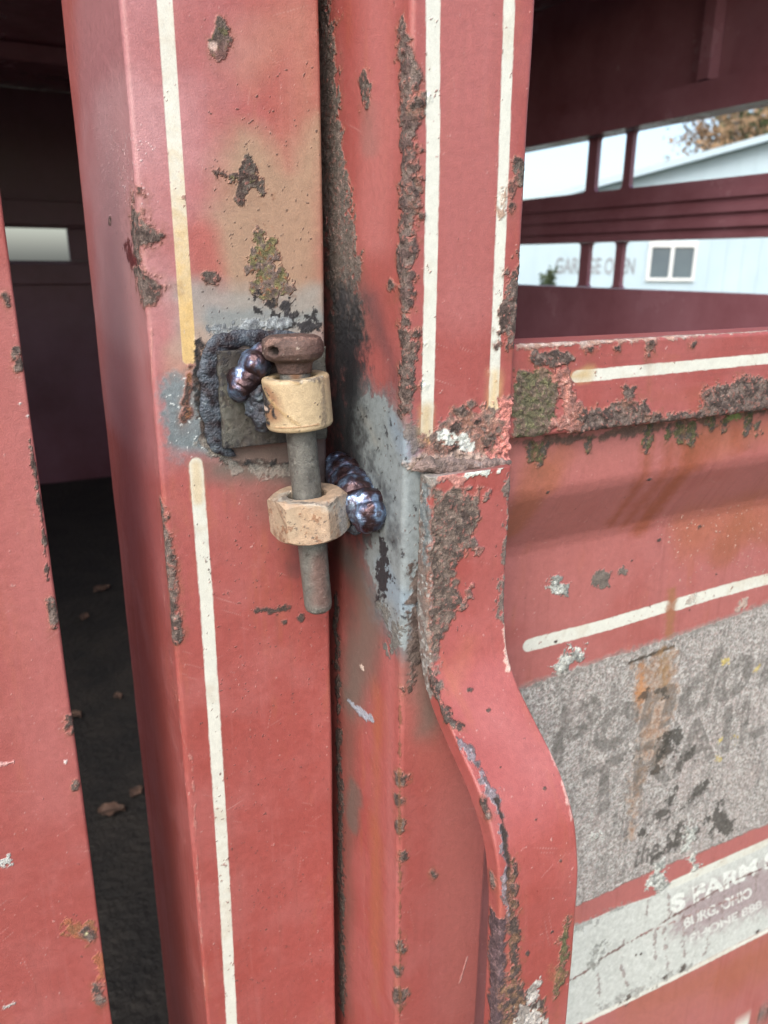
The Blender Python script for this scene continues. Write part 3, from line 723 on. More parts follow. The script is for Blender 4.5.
# ================================================================== THE HINGE PIN
pin = thing('hinge_pin', 'rusty headed steel pin dropped through the collar and the nut of the hinge', 'pin', tuple(PB))
Rp = .0072; Lp = on_axis(610)
prof = dens([(.0005, -.002), (Rp, -.002), (Rp, Lp-.004), (Rp*.93, Lp-.0015), (Rp*.7, Lp), (.0005, Lp+.0003)])
SH = lathe(prof, PA, ax, 90, (.135, .135, .122), .45, .7)
P = SH; P.h += P.nm*.12
P.stain([(300, 440), (310, 600)], (.17, .17, .155), 8, soft=4, op=.7, amp=3); P.stain([(310, 470), (312, 485)], SOOT*2, 9, soft=3, op=.6); P.stain([(318, 560), (322, 600)], RUSTP*.7, 5, soft=3, op=.6)
P.stain([(296, 370), (296, 378)], (.16, .08, .04), 10, soft=2, op=.9)
P.specks([(285, 430), (330, 430), (335, 612), (295, 612)], RUSTD, 2, True, dens=.16, size='nc', op=.5); P.specks([(285, 430), (330, 430), (335, 612), (295, 612)], (.25, .23, .2), 2, True, dens=.12, op=.4)
P.metal[:] = .35
P.build('shaft', pin)
hh = on_axis(336); hb = on_axis(362)-.001
Rh = .0140
prof = dens([(.0005, hh), (Rh*.75, hh-.0004), (Rh*.92, hh+.0010), (Rh, hh+.0035), (Rh*1.0, hb-.0035), (Rh*.9, hb-.0010), (Rh*.62, hb+.001), (.0082, hb+.0025), (.0076, hb+.006), (.0005, hb+.006)])
def wob(rr, h, th): return rr*(1+.018*np.sin(2*th+1)[None]+.012*np.sin(5*th)[None]), h+.0006*np.sin(th+2)[None]
HD = lathe(prof, PA, ax, 120, (.085, .052, .044), .5, .8, wob)
P = HD; P.h += P.nm*.2
P.stain([(300, 350)], (.13, .075, .06), 16, soft=6, op=.6); P.mark([(268, 341), (290, 337), (316, 338)], (.24, .15, .12), 2, amp=2, soft=.8, op=.7)
P.specks([(262, 335), (322, 335), (322, 362), (262, 362)], (.4, .33, .28), 2, True, dens=.12)
P.mark([(272, 352)], (.01, .006, .005), 5.2, amp=.3, soft=.3, h=-3.2, rough=.9, micro=.2)
P.mark([(272, 352)], RUSTO*.6, 6.8, amp=.3, soft=.4, op=.0)
P.build('head', pin)

# ================================================================== THE GATE
gate = thing('trailer_gate', 'weathered red steel livestock gate with pinstripes, faded decal and bent vertical strap', 'gate', (.40, .33, .62))
prof = round_poly([(.2305, .420), (.1700, .420), (.1700, .3000), (.2305, .3000)], .0028, 6)
prof, ps = resample(prof, FR, .01, lambda m: (m[1] < .418 and m[0] < .171) or m[1] < .304)
zz = zsteps(.66, 2.05, .98, 1.66, FR*1.1)[::-1]
G = np.zeros((len(zz), len(prof), 3)); G[:, :, :2] = prof[None]; G[:, :, 2] = zz[:, None]
GP = Surf(G, ps, -zz*1000, wrap=True)
if fix_normals(GP) < 0: GP = rebuild_flipped(G, ps, -zz*1000, wrap=True)
P = GP; P.paintwork()
P.stain([(375, -10), (380, 120), (375, 240)], PINK*1.1, 18, soft=8, op=.7); P.stain([(465, -10), (465, 300)], PINK, 38, soft=12, op=.55); P.stain([(455, 800), (450, 1000)], PINK*.8, 20, soft=10, op=.4)  # first stain: light from the left painted as paler pink on the side face
P.stain([(350, 560), (352, 680), (350, 800), (346, 1000)], (.15, .075, .06), 8, soft=7, op=.7); P.stain([(350, 560), (372, 600), (365, 640), (352, 700)], (.13, .10, .085), 17, soft=8, op=.9, amp=3)
P.stain([(378, 700), (375, 1000)], ORANGE, 8, soft=5, op=.6); P.stain([(390, 660), (392, 1000)], PINK, 7, soft=4, op=.6)
P.stain([(420, 700), (460, 760), (470, 1000)], (.33, .10, .085), 25, soft=10, op=.6); P.stain([(415, 640), (430, 720)], GRIME*1.6, 14, soft=8, op=.8)
P.stain([(405, 300), (405, 420)], PINK*.8, 10, soft=4, op=.5)
P.rust([(322, -20, 8), (326, 100, 11), (334, 190, 14), (342, 260, 16), (346, 330, 16)], amp=2.6, lump=.35, col=RUST, col2=GRIME*1.3, col3=RUSTP*.9, edge=.8)
P.stain([(338, 260), (350, 330)], GRIME*1.1, 20, soft=6, op=.5)
P.stain([(345, 300), (340, 360), (338, 440), (350, 520)], SOOT*1.5, 16, soft=7, op=.97, amp=3, nz='nm', rough=.8)
P.stain([(350, 340), (356, 440), (372, 490), (378, 540)], SOOT*1.5, 15, soft=6, op=.95, amp=3, nz='nm', rough=.8)
P.stain([(352, 320), (352, 400), (356, 470), (372, 500)], SOOT, 9, soft=6, op=.9, amp=3, nz='nm')
P.stain([(372, 300), (400, 390)], SOOT*3+RED*.15, 6, soft=6, op=.6)
blue = [(366, 392), (384, 402), (400, 425), (418, 462), (436, 478), (440, 560), (420, 620), (404, 648), (380, 610), (368, 560), (376, 520), (372, 480), (352, 440), (350, 412)]
P.mark(blue, PALE*.55, 12, True, 3, 'nm', 8.0, .8, .6, micro=.3, col2=PRIMER*.6)
P.mark(blue, PALE*.92, 1, True, 2.6, 'nm', .7, .95, .55, micro=.2, h=.1, col2=PALE*.75, thr=.3)
P.stain([(395, 425), (405, 450)], (.19, .25, .31), 9, soft=4, op=.6); P.stain([(385, 570), (400, 600)], (.19, .26, .32), 9, soft=4, op=.6); P.stain([(362, 410), (375, 440)], (.27, .27, .24), 7, soft=3, op=.5)
P.specks(blue, SOOT*2, 2, True, dens=.17, size='nc', op=.9, h=-.1); P.specks(blue, (.10, .06, .05), 3, True, dens=.06, op=.9)
P.stain([(346, 330), (351, 400), (350, 450), (340, 480)], SOOT, 9, soft=6, op=.9, amp=3, nz='nm'); P.stain([(360, 440), (384, 490), (392, 540)], SOOT*2, 5, soft=5, op=.75, amp=3, nz='nm')
P.mark([(383, 545, 5), (384, 570, 6), (378, 600, 4)], SOOT*2, 5, amp=2.5, soft=.4, h=-.15, rough=.6); P.mark([(380, 605, 3), (398, 630, 5), (388, 655, 3)], (.13, .13, .12), 4, amp=3, soft=.5, hn=.3)
P.mark([(410, 400, 4), (414, 440, 6), (412, 465, 5)], (.14, .12, .11), 5, amp=3, soft=.7, op=.85, hn=.3)
P.mark([(416, 570, 5), (414, 640, 7), (410, 690, 3)], RUST*.8, 6, amp=2.5, soft=.8, hn=.4, col2=RUSTD)
P.rust([(402, 18, 2), (404, 40, 6), (406, 75, 7.5), (409, 110, 7.5), (406, 150, 6), (408, 190, 7.5), (405, 240, 7), (405, 290, 6), (404, 310, 5)], amp=2.2, lump=.6, col2=(.09, .06, .055), edge=1.1)
P.rust([(404, 318, 4), (410, 350, 10), (406, 385, 6), (404, 410, 5)], amp=2.6, lump=.5)
for x, y, r in ((425, 97, 6), (416, 102, 6), (421, 150, 3), (421, 178, 3), (423, 215, 5), (418, 205, 4), (392, 285, 5), (426, 345, 4), (415, 335, 5), (424, 385, 4)): P.rust([(x, y)], r, amp=1.6, lump=.6)
P.rust([(363, 74, 3), (366, 88, 6), (367, 108, 3)], amp=1.6, col=GRIME*1.3, edge=.6); P.stain([(367, 112), (370, 150)], GRIME*2, 4, soft=3, op=.3)
P.stripe([(434, -20), (433, 150), (430, 300), (427, 432)], 13.5); P.stripe([(510, -20), (504, 160), (498, 300), (493, 418)], 10.5)
P.stain([(427, 410), (427, 440)], YEL*.8, 6, soft=3, op=.7, amp=2); P.stain([(495, 375), (493, 420)], YEL, 6, soft=3, op=.75, amp=3)
P.mark([(505, 190), (503, 215)], RUSTO*1.4, 4, amp=2, soft=1, op=.7); P.rust([(521, 165, 6), (519, 182, 5)], amp=1.4, col=GRIME*1.4, edge=.5); P.rust([(512, 185, 4), (511, 208, 4)], amp=1.4, col=RUSTP)
P.rust([(520, 255, 2), (517, 285, 6), (513, 320, 8), (510, 345, 5)], amp=2.6, lump=.5)
# corroded joint above the strap
P.mark([(425, 438), (445, 418), (480, 408), (512, 405), (512, 470), (420, 470)], (.28, .15, .12), 1, True, 3, 'nm', 1.2, .95, .85, micro=.9, hn=.5, col2=RUST, col3=(.4, .25, .2))
for x, y, r in ((470, 405, 5), (462, 412, 6), (455, 425, 6), (478, 420, 5), (490, 440, 9), (500, 430, 6), (440, 448, 5), (510, 400, 4), (452, 450, 9), (485, 430, 4), (503, 450, 7)): P.rust([(x, y)], r, amp=2, lump=.7)
for x, y, r in ((443, 434, 4), (450, 441, 5), (461, 440, 5), (468, 446, 4)): P.mark([(x, y)], LICH, r, amp=2, soft=.4, h=.4, hn=.3)
P.mark([(416, 462, 8), (470, 462, 7), (510, 462, 5)], (.26, .2, .17), 8, amp=2, soft=1.2, h=1.2, hn=.7, col2=(.34, .26, .22))
for x, y, r in ((400, 780, 6), (398, 800, 5), (399, 826, 5), (403, 856, 5), (400, 946, 6), (398, 972, 5), (399, 998, 8), (403, 690, 2)): P.rust([(x, y)], r, amp=1.8, lump=.3)
P.mark([(400, 700), (400, 850), (400, 1020)], RUSTO*.6, .9, amp=.8, soft=.4, op=.8)
P.mark([(348, 700, 1), (360, 712, 4), (372, 719, 3)], (.32, .36, .42), 3, amp=1, soft=.3, h=-.1, rough=.4); P.mark([(362, 668)], (.5, .42, .36), 3, amp=1.2, soft=.3)
P.rust([(336, 600, 4), (338, 700, 3), (341, 850, 5), (342, 1010, 5)], amp=2.2, lump=.3, col=GRIME*1.2, halo=False); P.stain([(356, 790), (352, 820)], GRIME*1.3, 7, soft=3, op=.7)
P.rust([(432, 872), (435, 876)], 2, amp=.5); P.mark([(468, 958), (460, 983)], (.55, .3, .27), .7, amp=.2, soft=.3, op=.8)
P.mark([(512, 402), (510, 440), (508, 468)], (.5, .2, .17), 4, amp=2, soft=.5, hn=.6, micro=1)
P.build('gate_post', gate)

# ---- bent strap
zc = np.array([1.408, 1.335, 1.310, 1.297, 1.285, 1.273, 1.262, 1.248, 1.225, 1.18, 1.10, .70])
yc = np.array([.2890, .2890, .2840, .2740, .2580, .2410, .2310, .2235, .2190, .2170, .2155, .2145])
d = np.r_[0, np.cumsum(np.hypot(np.diff(zc), np.diff(yc)))]
step = .0006; tt = np.arange(0, d[-1], step); zp = np.interp(tt, d, zc); yp = np.interp(tt, d, yc)
k = np.hanning(41); k /= k.sum()
def sm(a): pad = np.r_[2*a[0]-a[20:0:-1], a, 2*a[-1]-a[-2:-22:-1]]; return np.convolve(pad, k, 'valid')
zp = sm(zp); yp = sm(yp)
keep = np.ones(len(tt), bool); keep[zp < .96] = False; keep[np.where(zp < .96)[0][::40]] = True; keep[-1] = True
zp, yp, tt = zp[keep], yp[keep], tt[keep]
tz_ = np.gradient(zp); ty_ = np.gradient(yp); Ln = np.hypot(tz_, ty_); tz_ /= Ln; ty_ /= Ln
nrmY, nrmZ = tz_, -ty_         # pointing to -Y for a downward path
sg = np.sign(-nrmY[0]) or 1; nrmY, nrmZ = nrmY*sg, nrmZ*sg
TH = .0105
pr = round_poly([(.2235, -TH), (.1775, -TH), (.1775, 0), (.2235, 0)], .0016, 5)
pr, ps = resample(pr, FR, .002, lambda m: m[1] > -TH+.0003)
G = np.zeros((len(tt), len(pr), 3)); G[:, :, 0] = pr[None, :, 0]
G[:, :, 1] = yp[:, None]+nrmY[:, None]*pr[None, :, 1]; G[:, :, 2] = zp[:, None]+nrmZ[:, None]*pr[None, :, 1]
ST = Surf(G, ps, tt*1000, wrap=True, rough=.38)
c_ = np.array([.2005, 0]);
if ((ST.P[:, 0]-.2005)*ST.N[:, 0]).mean() < 0: ST = rebuild_flipped(G, ps, tt*1000, wrap=True, rough=.38)
P = ST; P.paintwork(.8)
P.stain([(500, 720), (540, 760)], PINK, 22, soft=12, op=.45); P.stain([(470, 640), (455, 690)], (.33, .115, .07), 8, soft=6, op=.4)  # first stain paints the sky highlight on the bend as pink
P.mark([(418, 478), (424, 560), (425, 640), (428, 690)], (.20, .19, .175), 9, amp=2, soft=1, hn=.4, col2=RUST, col3=(.33, .34, .33)); P.mark([(425, 490), (430, 560)], PALE*.75, 7, amp=3, soft=.8, op=.9, hn=.2, col2=PRIMER*.7)
P.mark([(415, 466, 4), (440, 470, 6), (452, 478, 4)], (.26, .25, .23), 5, amp=2.5, soft=.8, hn=.4)
P.rust([(434, 492), (455, 489), (479, 496), (480, 515), (470, 532), (470, 546), (456, 560), (450, 578), (464, 598), (456, 614), (444, 634), (436, 650), (431, 600)], 0, True, amp=2.6, lump=.42, col=(.15, .115, .095), col2=(.085, .065, .055), edge=1.2)
P.mark([(440, 470), (462, 480)], (.42, .2, .17), 4, amp=2, soft=.6, h=.3, hn=.3)
for x, y, r in ((474, 543, 6), (480, 550, 4), (466, 592, 6), (462, 606, 5), (486, 498, 4), (470, 488, 4)): P.mark([(x, y)], RUSTP*1.1, r, amp=2.2, soft=.4, h=.5, hn=.5, micro=1, col2=RUST)
for x, y, r in ((478, 462, 6), (488, 468, 6), (470, 472, 4), (500, 466, 3)): P.mark([(x, y)], LICH*1.15, r, amp=2.5, soft=.3, h=.5, hn=.3)
P.mark([(463, 512, 3), (470, 523, 2)], RUSTD, 2, amp=1)
P.rust([(430, 670, 4), (438, 700, 4), (448, 718, 5), (458, 730, 2)], amp=1.8, lump=.3, col=GRIME*1.3, edge=.5)
P.mark([(455, 735, 2), (470, 752, 5), (478, 768, 4), (490, 790, 4), (500, 815, 3.5), (506, 850, 4), (509, 890, 4), (510, 940, 3)], (.10, .08, .085), 5, amp=2.2, soft=.5, hn=.35, h=-.15, col2=(.20, .17, .19), col3=(.32, .3, .33), rough=.55)
P.mark([(497, 800, 2), (507, 850, 3), (512, 900, 3), (512, 960, 2)], RUSTD*.5, 3, amp=1.0, soft=.5, h=-.5, rough=.8)
P.rust([(483, 805), (487, 815)], 4, amp=1.5); P.rust([(492, 875), (492, 885)], 2, amp=1)
P.rust([(490, 908), (506, 918), (504, 1060), (488, 1060)], 1, True, amp=1.8, lump=.25, col=(.10, .065, .07), col2=(.065, .04, .045), col3=(.16, .10, .10), edge=.7)
P.rust([(513, 860, 1), (515, 905, 2.5), (514, 940, 4), (514, 985, 5)], amp=2.2, lump=.35, col=(.14, .08, .05)); P.rust([(505, 985), (530, 992), (542, 1004), (545, 1060), (505, 1060)], 1, True, amp=3, lump=.4, col=(.17, .10, .06), col2=RUSTD)
P.mark([(538, 985, 5), (528, 1004, 8), (520, 1024, 9), (540, 1030, 6)], (.42, .40, .37), 6, amp=3.5, soft=.5, hn=.2, col2=(.22, .2, .18))
P.rust([(566, 925, 3), (564, 950, 6), (560, 975, 6), (556, 995, 4)], amp=2, lump=.3, col=(.13, .085, .045), col2=MOSS); P.mark([(555, 975, 9)], RUSTO, 8, amp=3, soft=3, op=.5)
for x, y in ((501, 767), (545, 788), (552, 932), (527, 953), (536, 820), (470, 690), (488, 710), (560, 860)): P.mark([(x, y)], RUSTD, 1.7, amp=.8, soft=.3)
P.mark([(509, 600), (506, 640), (509, 670)], (.55, .42, .36), 1.2, amp=.8, soft=.3, op=.8); P.mark([(541, 732), (560, 770), (572, 820)], (.6, .42, .38), .7, amp=.6, soft=.3, op=.6)
P.mark([(510, 475), (508, 560), (505, 620)], RUST, 1.6, amp=1.6, soft=.4, hn=.4)
P.build('bent_strap', gate)

M_old = noise_mat('old_painted_weld', (.11, .085, .075), (.26, .19, .17), 160, .8, .0016, c3=(.30, .33, .33), bs=900)
bead('weld_bead', [at(412, 470, Y=.2965), at(430, 464, Y=.2945), at(455, 466, Y=.2935), at(485, 465, Y=.2935), at(512, 462, Y=.2950)], [.0020, .0036, .0030, .0028, .0016], gate, M_old, ripples=9, n=160, seg=28, seed=21, rough=.5, rip=.04, flat=.6)
# ---- top rail
GY = .309
zt, zb_ = 1.4635, 1.4155
pr = round_poly([(GY+.027, zb_), (GY, zb_), (GY, zt), (GY+.027, zt)], .0022, 5)
pr, ps = resample(pr, FR, .01, lambda m: m[0] < GY+.003 or m[1] > zt-.001)
xx = np.array(list(np.arange(.232, .50, .0006))+list(np.arange(.50, 1.30, .03)))
G = np.zeros((len(xx), len(pr), 3)); G[:, :, 0] = xx[:, None]; G[:, :, 1] = pr[None, :, 0]; G[:, :, 2] = pr[None, :, 1]
kw = dict(wrap=True, rough=.5)
RL = Surf(G, ps, xx*1000, **kw)
if ((RL.P[:, 1]-(GY+.0135))*RL.N[:, 1]).mean() < 0: RL = rebuild_flipped(G, ps, xx*1000, **kw)
P = RL; P.paintwork()
P.mark([(520, 345), (600, 341), (768, 331)], (.36, .25, .20), 3.2, amp=1.5, soft=.8, op=.85, hn=.3, micro=.8, col2=(.42, .36, .32))
P.stripe([(578, 376), (680, 367), (790, 356)], 11.5); P.stain([(570, 377), (585, 375)], YEL*.8, 5, soft=3, op=.8)
P.mark([(515, 372), (545, 368), (560, 380), (555, 425), (540, 441), (512, 446)], (.105, .10, .058), 1, True, 2, 'nm', .8, 1, .95, micro=1.1, hn=.8, col2=(.15, .11, .085), col3=(.16, .16, .08))
P.rust([(535, 358, 5), (555, 360, 7), (567, 358, 5)], amp=2, lump=.6)
P.mark([(560, 372, 6), (568, 395, 9), (572, 415, 10), (578, 428, 8), (555, 425, 6)], (.34, .15, .12), 8, amp=2.5, soft=.6, h=.5, hn=.8, micro=1, col2=(.26, .13, .11), col3=(.5, .3, .25))
P.rust([(580, 420), (600, 408), (622, 402), (648, 406), (655, 418), (620, 432), (580, 438)], 1, True, amp=2.5, lump=.7); P.rust([(626, 385, 3), (628, 396, 5)], amp=2, lump=.5)
P.rust([(700, 408), (702, 392), (728, 384), (750, 378), (772, 386), (772, 408), (700, 418)], 1, True, amp=2.6, lump=.7); P.rust([(655, 420, 3), (680, 416, 3), (700, 414, 4)], amp=2, lump=.5)
for x, y, r in ((590, 350, 2.5), (617, 348, 3), (650, 347, 5), (649, 355, 3), (695, 343, 2)): P.rust([(x, y)], r, amp=1.4, lump=.4)
P.stain([(660, 395), (690, 400)], (.30, .09, .06), 8, soft=5, op=.5); P.stain([(648, 360), (650, 400)], RUSTO, 3, soft=3, op=.4)
P.build('top_rail', gate)

# ---- sheet with the bead fold, ghost of a decal and the dealer's band
zA = at(768, 461, Y=.320)[2]; zB = at(768, 500, Y=.345)[2]
zA2 = at(530, 497, Y=.320)[2]; zB2 = at(530, 546, Y=.345)[2]
zA = (zA+zA2)/2; zB = (zB+zB2)/2
SZ = [1.4150, zA+.004, zA-.002, zB+.003, zB-.004, .70]; SY = [.320, .3205, .3225, .3430, .3450, .3450]
xs = np.array(list(np.arange(.2330, .640, .00060))+list(np.arange(.64, 1.31, .03)))
zs = np.array(list(np.arange(1.4150, .845, -.00056))+list(np.arange(.844, .66, -.02)))
k2 = np.hanning(15); k2 /= k2.sum()
ys = np.interp(-zs, -np.array(SZ), SY); ys = np.convolve(np.r_[[ys[0]]*7, ys, [ys[-1]]*7], k2, 'valid')
G = np.zeros((len(zs), len(xs), 3)); G[:, :, 0] = xs[None]; G[:, :, 2] = zs[:, None]; G[:, :, 1] = ys[:, None]
SHT = Surf(G, xs*1000, -zs*1000, base=np.array((.335, .116, .106)), rough=.5)
if SHT.N[:, 1].mean() > 0: SHT = Surf(G[:, ::-1], xs[::-1]*1000, -zs*1000, base=np.array((.335, .116, .106)), rough=.5)
P = SHT; P.paintwork(.9)
P.stain([(520, 455), (768, 425)], PINK*.9+ORANGE*.2, 16, soft=8, op=.5); P.stain([(700, 440), (790, 425)], ORANGE, 12, soft=8, op=.6)
P.stain([(540, 470), (530, 490), (512, 530)], ORANGE*.9, 14, soft=5, op=.65); P.stain([(560, 450), (552, 480)], ORANGE*.9, 8, soft=5, op=.5)
P.stain([(700, 530), (790, 510)], ORANGE, 22, soft=10, op=.6); P.stain([(720, 555), (740, 530), (770, 540)], ORANGE*.8, 10, soft=5, op=.5)
for pts, r, o in (([(648, 445), (646, 468), (628, 500), (612, 524)], 3, .7), ([(690, 440), (688, 462), (662, 500), (642, 526)], 8, .75), ([(672, 446), (668, 470), (640, 505), (625, 524)], 4, .6), ([(700, 445), (698, 465)], 6, .5), ([(736, 425), (738, 450)], 4, .6), ([(716, 425), (712, 455)], 4, .4)):
    P.stain(pts, (.23, .06, .025), r+1, soft=4, op=o, amp=1.2, nz='nm')
P.mark([(520, 444), (600, 436), (700, 420), (780, 408)], (.10, .07, .055), 3.5, amp=2, soft=1, op=.9, hn=.3)
for x, y, l, r in ((532, 446, 14, 6), (541, 448, 16, 6), (589, 437, 14, 3), (648, 430, 22, 4), (668, 428, 10, 4), (680, 427, 14, 5), (693, 424, 18, 5), (713, 417, 10, 4), (726, 414, 14, 4), (748, 410, 22, 4), (757, 425, 8, 3)):
    P.rust([(x, y, r), (x, y+l*.6, r), (x-1, y+l, r*.6)], amp=1.6, lump=.4, col=GRIME*1.1, col2=MOSS, edge=.6)
P.mark([(735, 415)], (.16, .2, .07), 7, amp=2.5, soft=.6, hn=.5)
P.stripe([(529, 645), (600, 627), (666, 607)], 12.5, CREAM*1.02); P.stripe([(678, 604), (720, 592), (790, 573)], 12.0, CREAM*1.02)
P.stain([(672, 592), (670, 630), (664, 672)], RUSTO*1.2, 4.5, soft=1.5, op=.85, amp=1, nz='nm')
for pts, r in (([(555, 584), (562, 590)], 6), ([(560, 664), (572, 655), (580, 656)], 7), ([(566, 668)], 6)):
    P.mark(pts, LICH, r, amp=2.6, soft=.3, h=.5, hn=.6, micro=1, col2=LICH*.45)
for x, y, r in ((601, 577, 8), (602, 585, 5), (622, 572, 4)): P.mark([(x, y)], GRIME*1.6, r, amp=1.6, soft=.5)
for x, y, r in ((693, 598, 5), (744, 604, 5), (740, 610, 3)): P.mark([(x, y)], (.38, .33, .28), r, amp=1.6, soft=.4, op=.8)
for x, y in ((548, 492), (632, 560), (650, 480), (690, 610), (716, 574), (556, 641), (700, 526), (660, 540)): P.mark([(x, y)], RUSTD, 1.5, amp=.6, soft=.3)
P.specks([(660, 520), (768, 500), (768, 570), (680, 580)], (.55, .4, .33), 2, True, dens=.10)
P.mark([(735, 1028), (790, 990)], CREAM, 3.2, amp=.3, soft=.3, rough=.5, micro=.15); P.rust([(760, 1010), (768, 1004)], 4, amp=2)
P.stain([(640, 1010), (760, 960)], ORANGE*.9, 22, soft=10, op=.6); P.stain([(600, 1030), (700, 1000)], PINK, 14, soft=8, op=.4)
# ghost of the decal: weathered vinyl, a grain of grey, white and pink
dec = [(522, 688), (600, 661), (690, 632), (800, 592), (800, 818), (768, 824), (660, 868), (572, 908), (500, 938), (500, 700)]
idx, dd = P.dist(dec, 0, True)
m = smooth(.5-(dd+P.nm[idx]*.6+P.nf[idx]*.4)/.8)
g1 = fbm(P.s[idx], P.t[idx], 1.25, 2, 40, .8); g2 = fbm(P.s[idx], P.t[idx], 1.3, 2, 41, .8); g3 = fbm(P.s[idx]*3, P.t[idx]*.35, 9, 3, 42)
c = np.tile(np.array((.31, .295, .275)), (idx.size, 1))
w = smooth(g1*1.6)[:, None]; c = c*(1-w)+np.array((.42, .42, .40))*w
w = smooth(-g1*1.6-.1)[:, None]*.85; c = c*(1-w)+np.array((.15, .145, .13))*w
w = smooth(g2*1.5-.2)[:, None]*.4; c = c*(1-w)+np.array((.36, .25, .235))*w
w = smooth(g3*1.2-.1)[:, None]*.40; c = c*(1-w)+np.array((.115, .115, .105))*w
w = smooth(P.nb[idx]*.8)[:, None]*.25; c = c*(1-w)+np.array((.36, .29, .27))*w
P.col[idx] = P.col[idx]*(1-m[:, None])+c*m[:, None]; P.micro[idx] = P.micro[idx]*(1-m)+.65*m; P.rough[idx] = P.rough[idx]*(1-m)+.85*m; P.h[idx] += m*(.1+g1*.10)
P.mark([(522, 688), (600, 661), (690, 632), (800, 592)], (.20, .19, .17), 3.5, amp=1, soft=.8, op=.5); P.mark([(630, 662), (674, 647)], (.05, .04, .03), 1.8, amp=.6, soft=.4)
# letters
def raster(P, txt, corners, shear=0, bold=0., space=1., desc=0.):
    """fill of the lettering on the surface: corners = baseline start, baseline end, top of first letter (pixels)"""
    v, t, w = text_tris(txt, shear, bold, space)
    a = np.array(P.loc(*corners[0])); b = np.array(P.loc(*corners[1])); c = np.array(P.loc(*corners[2]))
    q = a+(v[:, :1]/w)*(b-a)+(v[:, 1:2]/.72)*(c-a)
    lo = q.min(0)-.5; hi = q.max(0)+.5
    idx = np.where((P.s > lo[0]) & (P.s < hi[0]) & (P.t > lo[1]) & (P.t < hi[1]))[0]
    x = P.s[idx]+P.nf[idx]*.12; y = P.t[idx]+P.nc[idx]*.12; ins = np.zeros(idx.size, bool)
    for A, B, C in q[t]:
        bb = (x >= min(A[0], B[0], C[0])) & (x <= max(A[0], B[0], C[0])) & (y >= min(A[1], B[1], C[1])) & (y <= max(A[1], B[1], C[1])) & ~ins
        k = np.where(bb)[0]
        if k.size == 0: continue
        X, Y = x[k], y[k]
        d1 = (X-B[0])*(A[1]-B[1])-(A[0]-B[0])*(Y-B[1]); d2 = (X-C[0])*(B[1]-C[1])-(B[0]-C[0])*(Y-C[1]); d3 = (X-A[0])*(C[1]-A[1])-(C[0]-A[0])*(Y-A[1])
        neg = (d1 < -1e-9) | (d2 < -1e-9) | (d3 < -1e-9); pos = (d1 > 1e-9) | (d2 > 1e-9) | (d3 > 1e-9)
        ins[k[~(neg & pos)]] = True
    return idx[ins]
def ghost(txt, corners, col, op, **k):
    i = raster(P, txt, corners, **k)
    if i.size: P.lay(i, op*smooth(P.nm[i]*.7+.75), col, .85)
rs = [(634, 664), (676, 648), (676, 700), (664, 740), (668, 752), (654, 775), (648, 760), (640, 790), (632, 840), (628, 838), (632, 780), (642, 735), (635, 700)]
P.stain(rs, (.27, .15, .08), 0, True, 2.6, .72, 3.0, .8, nz='nm', micro=.5, col2=(.33, .25, .19)); P.stain([(640, 670), (642, 700)], (.45, .20, .07), 4, soft=2, op=.7, nz='nm', amp=2); P.stain([(664, 655), (664, 690)], (.25, .15, .06), 5, soft=3, op=.6, nz='nm', amp=2)
P.specks(rs, (.33, .31, .29), 2, True, dens=.22)
ghost('Pondo', [(545, 775), (752, 688), (545, 712)], (.105, .10, .09), .66, shear=.25, bold=.03)
ghost('r', [(757, 684), (800, 668), (757, 640)], (.105, .10, .09), .66, shear=.25, bold=.03)
ghost('TRAILER', [(582, 822), (830, 700), (582, 770)], (.105, .10, .09), .64, bold=.02, space=1.1)
ghost('Mfg. by', [(622, 840), (720, 795), (622, 818)], (.08, .075, .07), .45, shear=.2)
ghost('the Supe', [(634, 868), (700, 838), (634, 846)], (.05, .045, .04), .75, shear=.3, bold=.02)
for pts, r in (([(676, 735), (668, 750)], 7), ([(690, 752), (680, 765)], 5), ([(664, 740), (655, 770)], 4), ([(645, 697)], 4), ([(660, 688), (666, 697)], 3), ([(702, 788), (690, 800)], 5), ([(672, 800)], 4), ([(660, 818), (668, 812)], 5), ([(680, 830), (672, 845)], 5), ([(715, 815), (725, 828)], 8), ([(644, 832)], 4), ([(655, 855)], 4), ([(676, 790)], 3)):
    P.mark(pts, (.045, .042, .035), r, amp=3.2, soft=.7, op=.85, hn=.3)
P.specks([(600, 760), (760, 700), (768, 800), (620, 860)], (.05, .05, .045), 2, True, dens=.18, size='nc', op=.8)
for x, y, r in ((726, 661, 3.5), (758, 668, 4), (718, 757, 3.5), (720, 741, 3), (737, 738, 2.5)): P.mark([(x, y)], (.42, .34, .11), r*.6, amp=2.2, soft=.3, h=.3, op=.9)
for pts, r in (([(690, 828, 5), (690, 842, 5), (683, 850, 3)], 5), ([(692, 858, 3), (693, 868, 4)], 4), ([(660, 868, 6), (655, 880, 9), (662, 890, 6)], 8), ([(596, 838, 3), (602, 834, 4)], 3), ([(592, 808)], 3)):
    P.mark(pts, LICH*.95, r, amp=2.8, soft=.3, h=.5, hn=.6, micro=1, col2=LICH*.5)
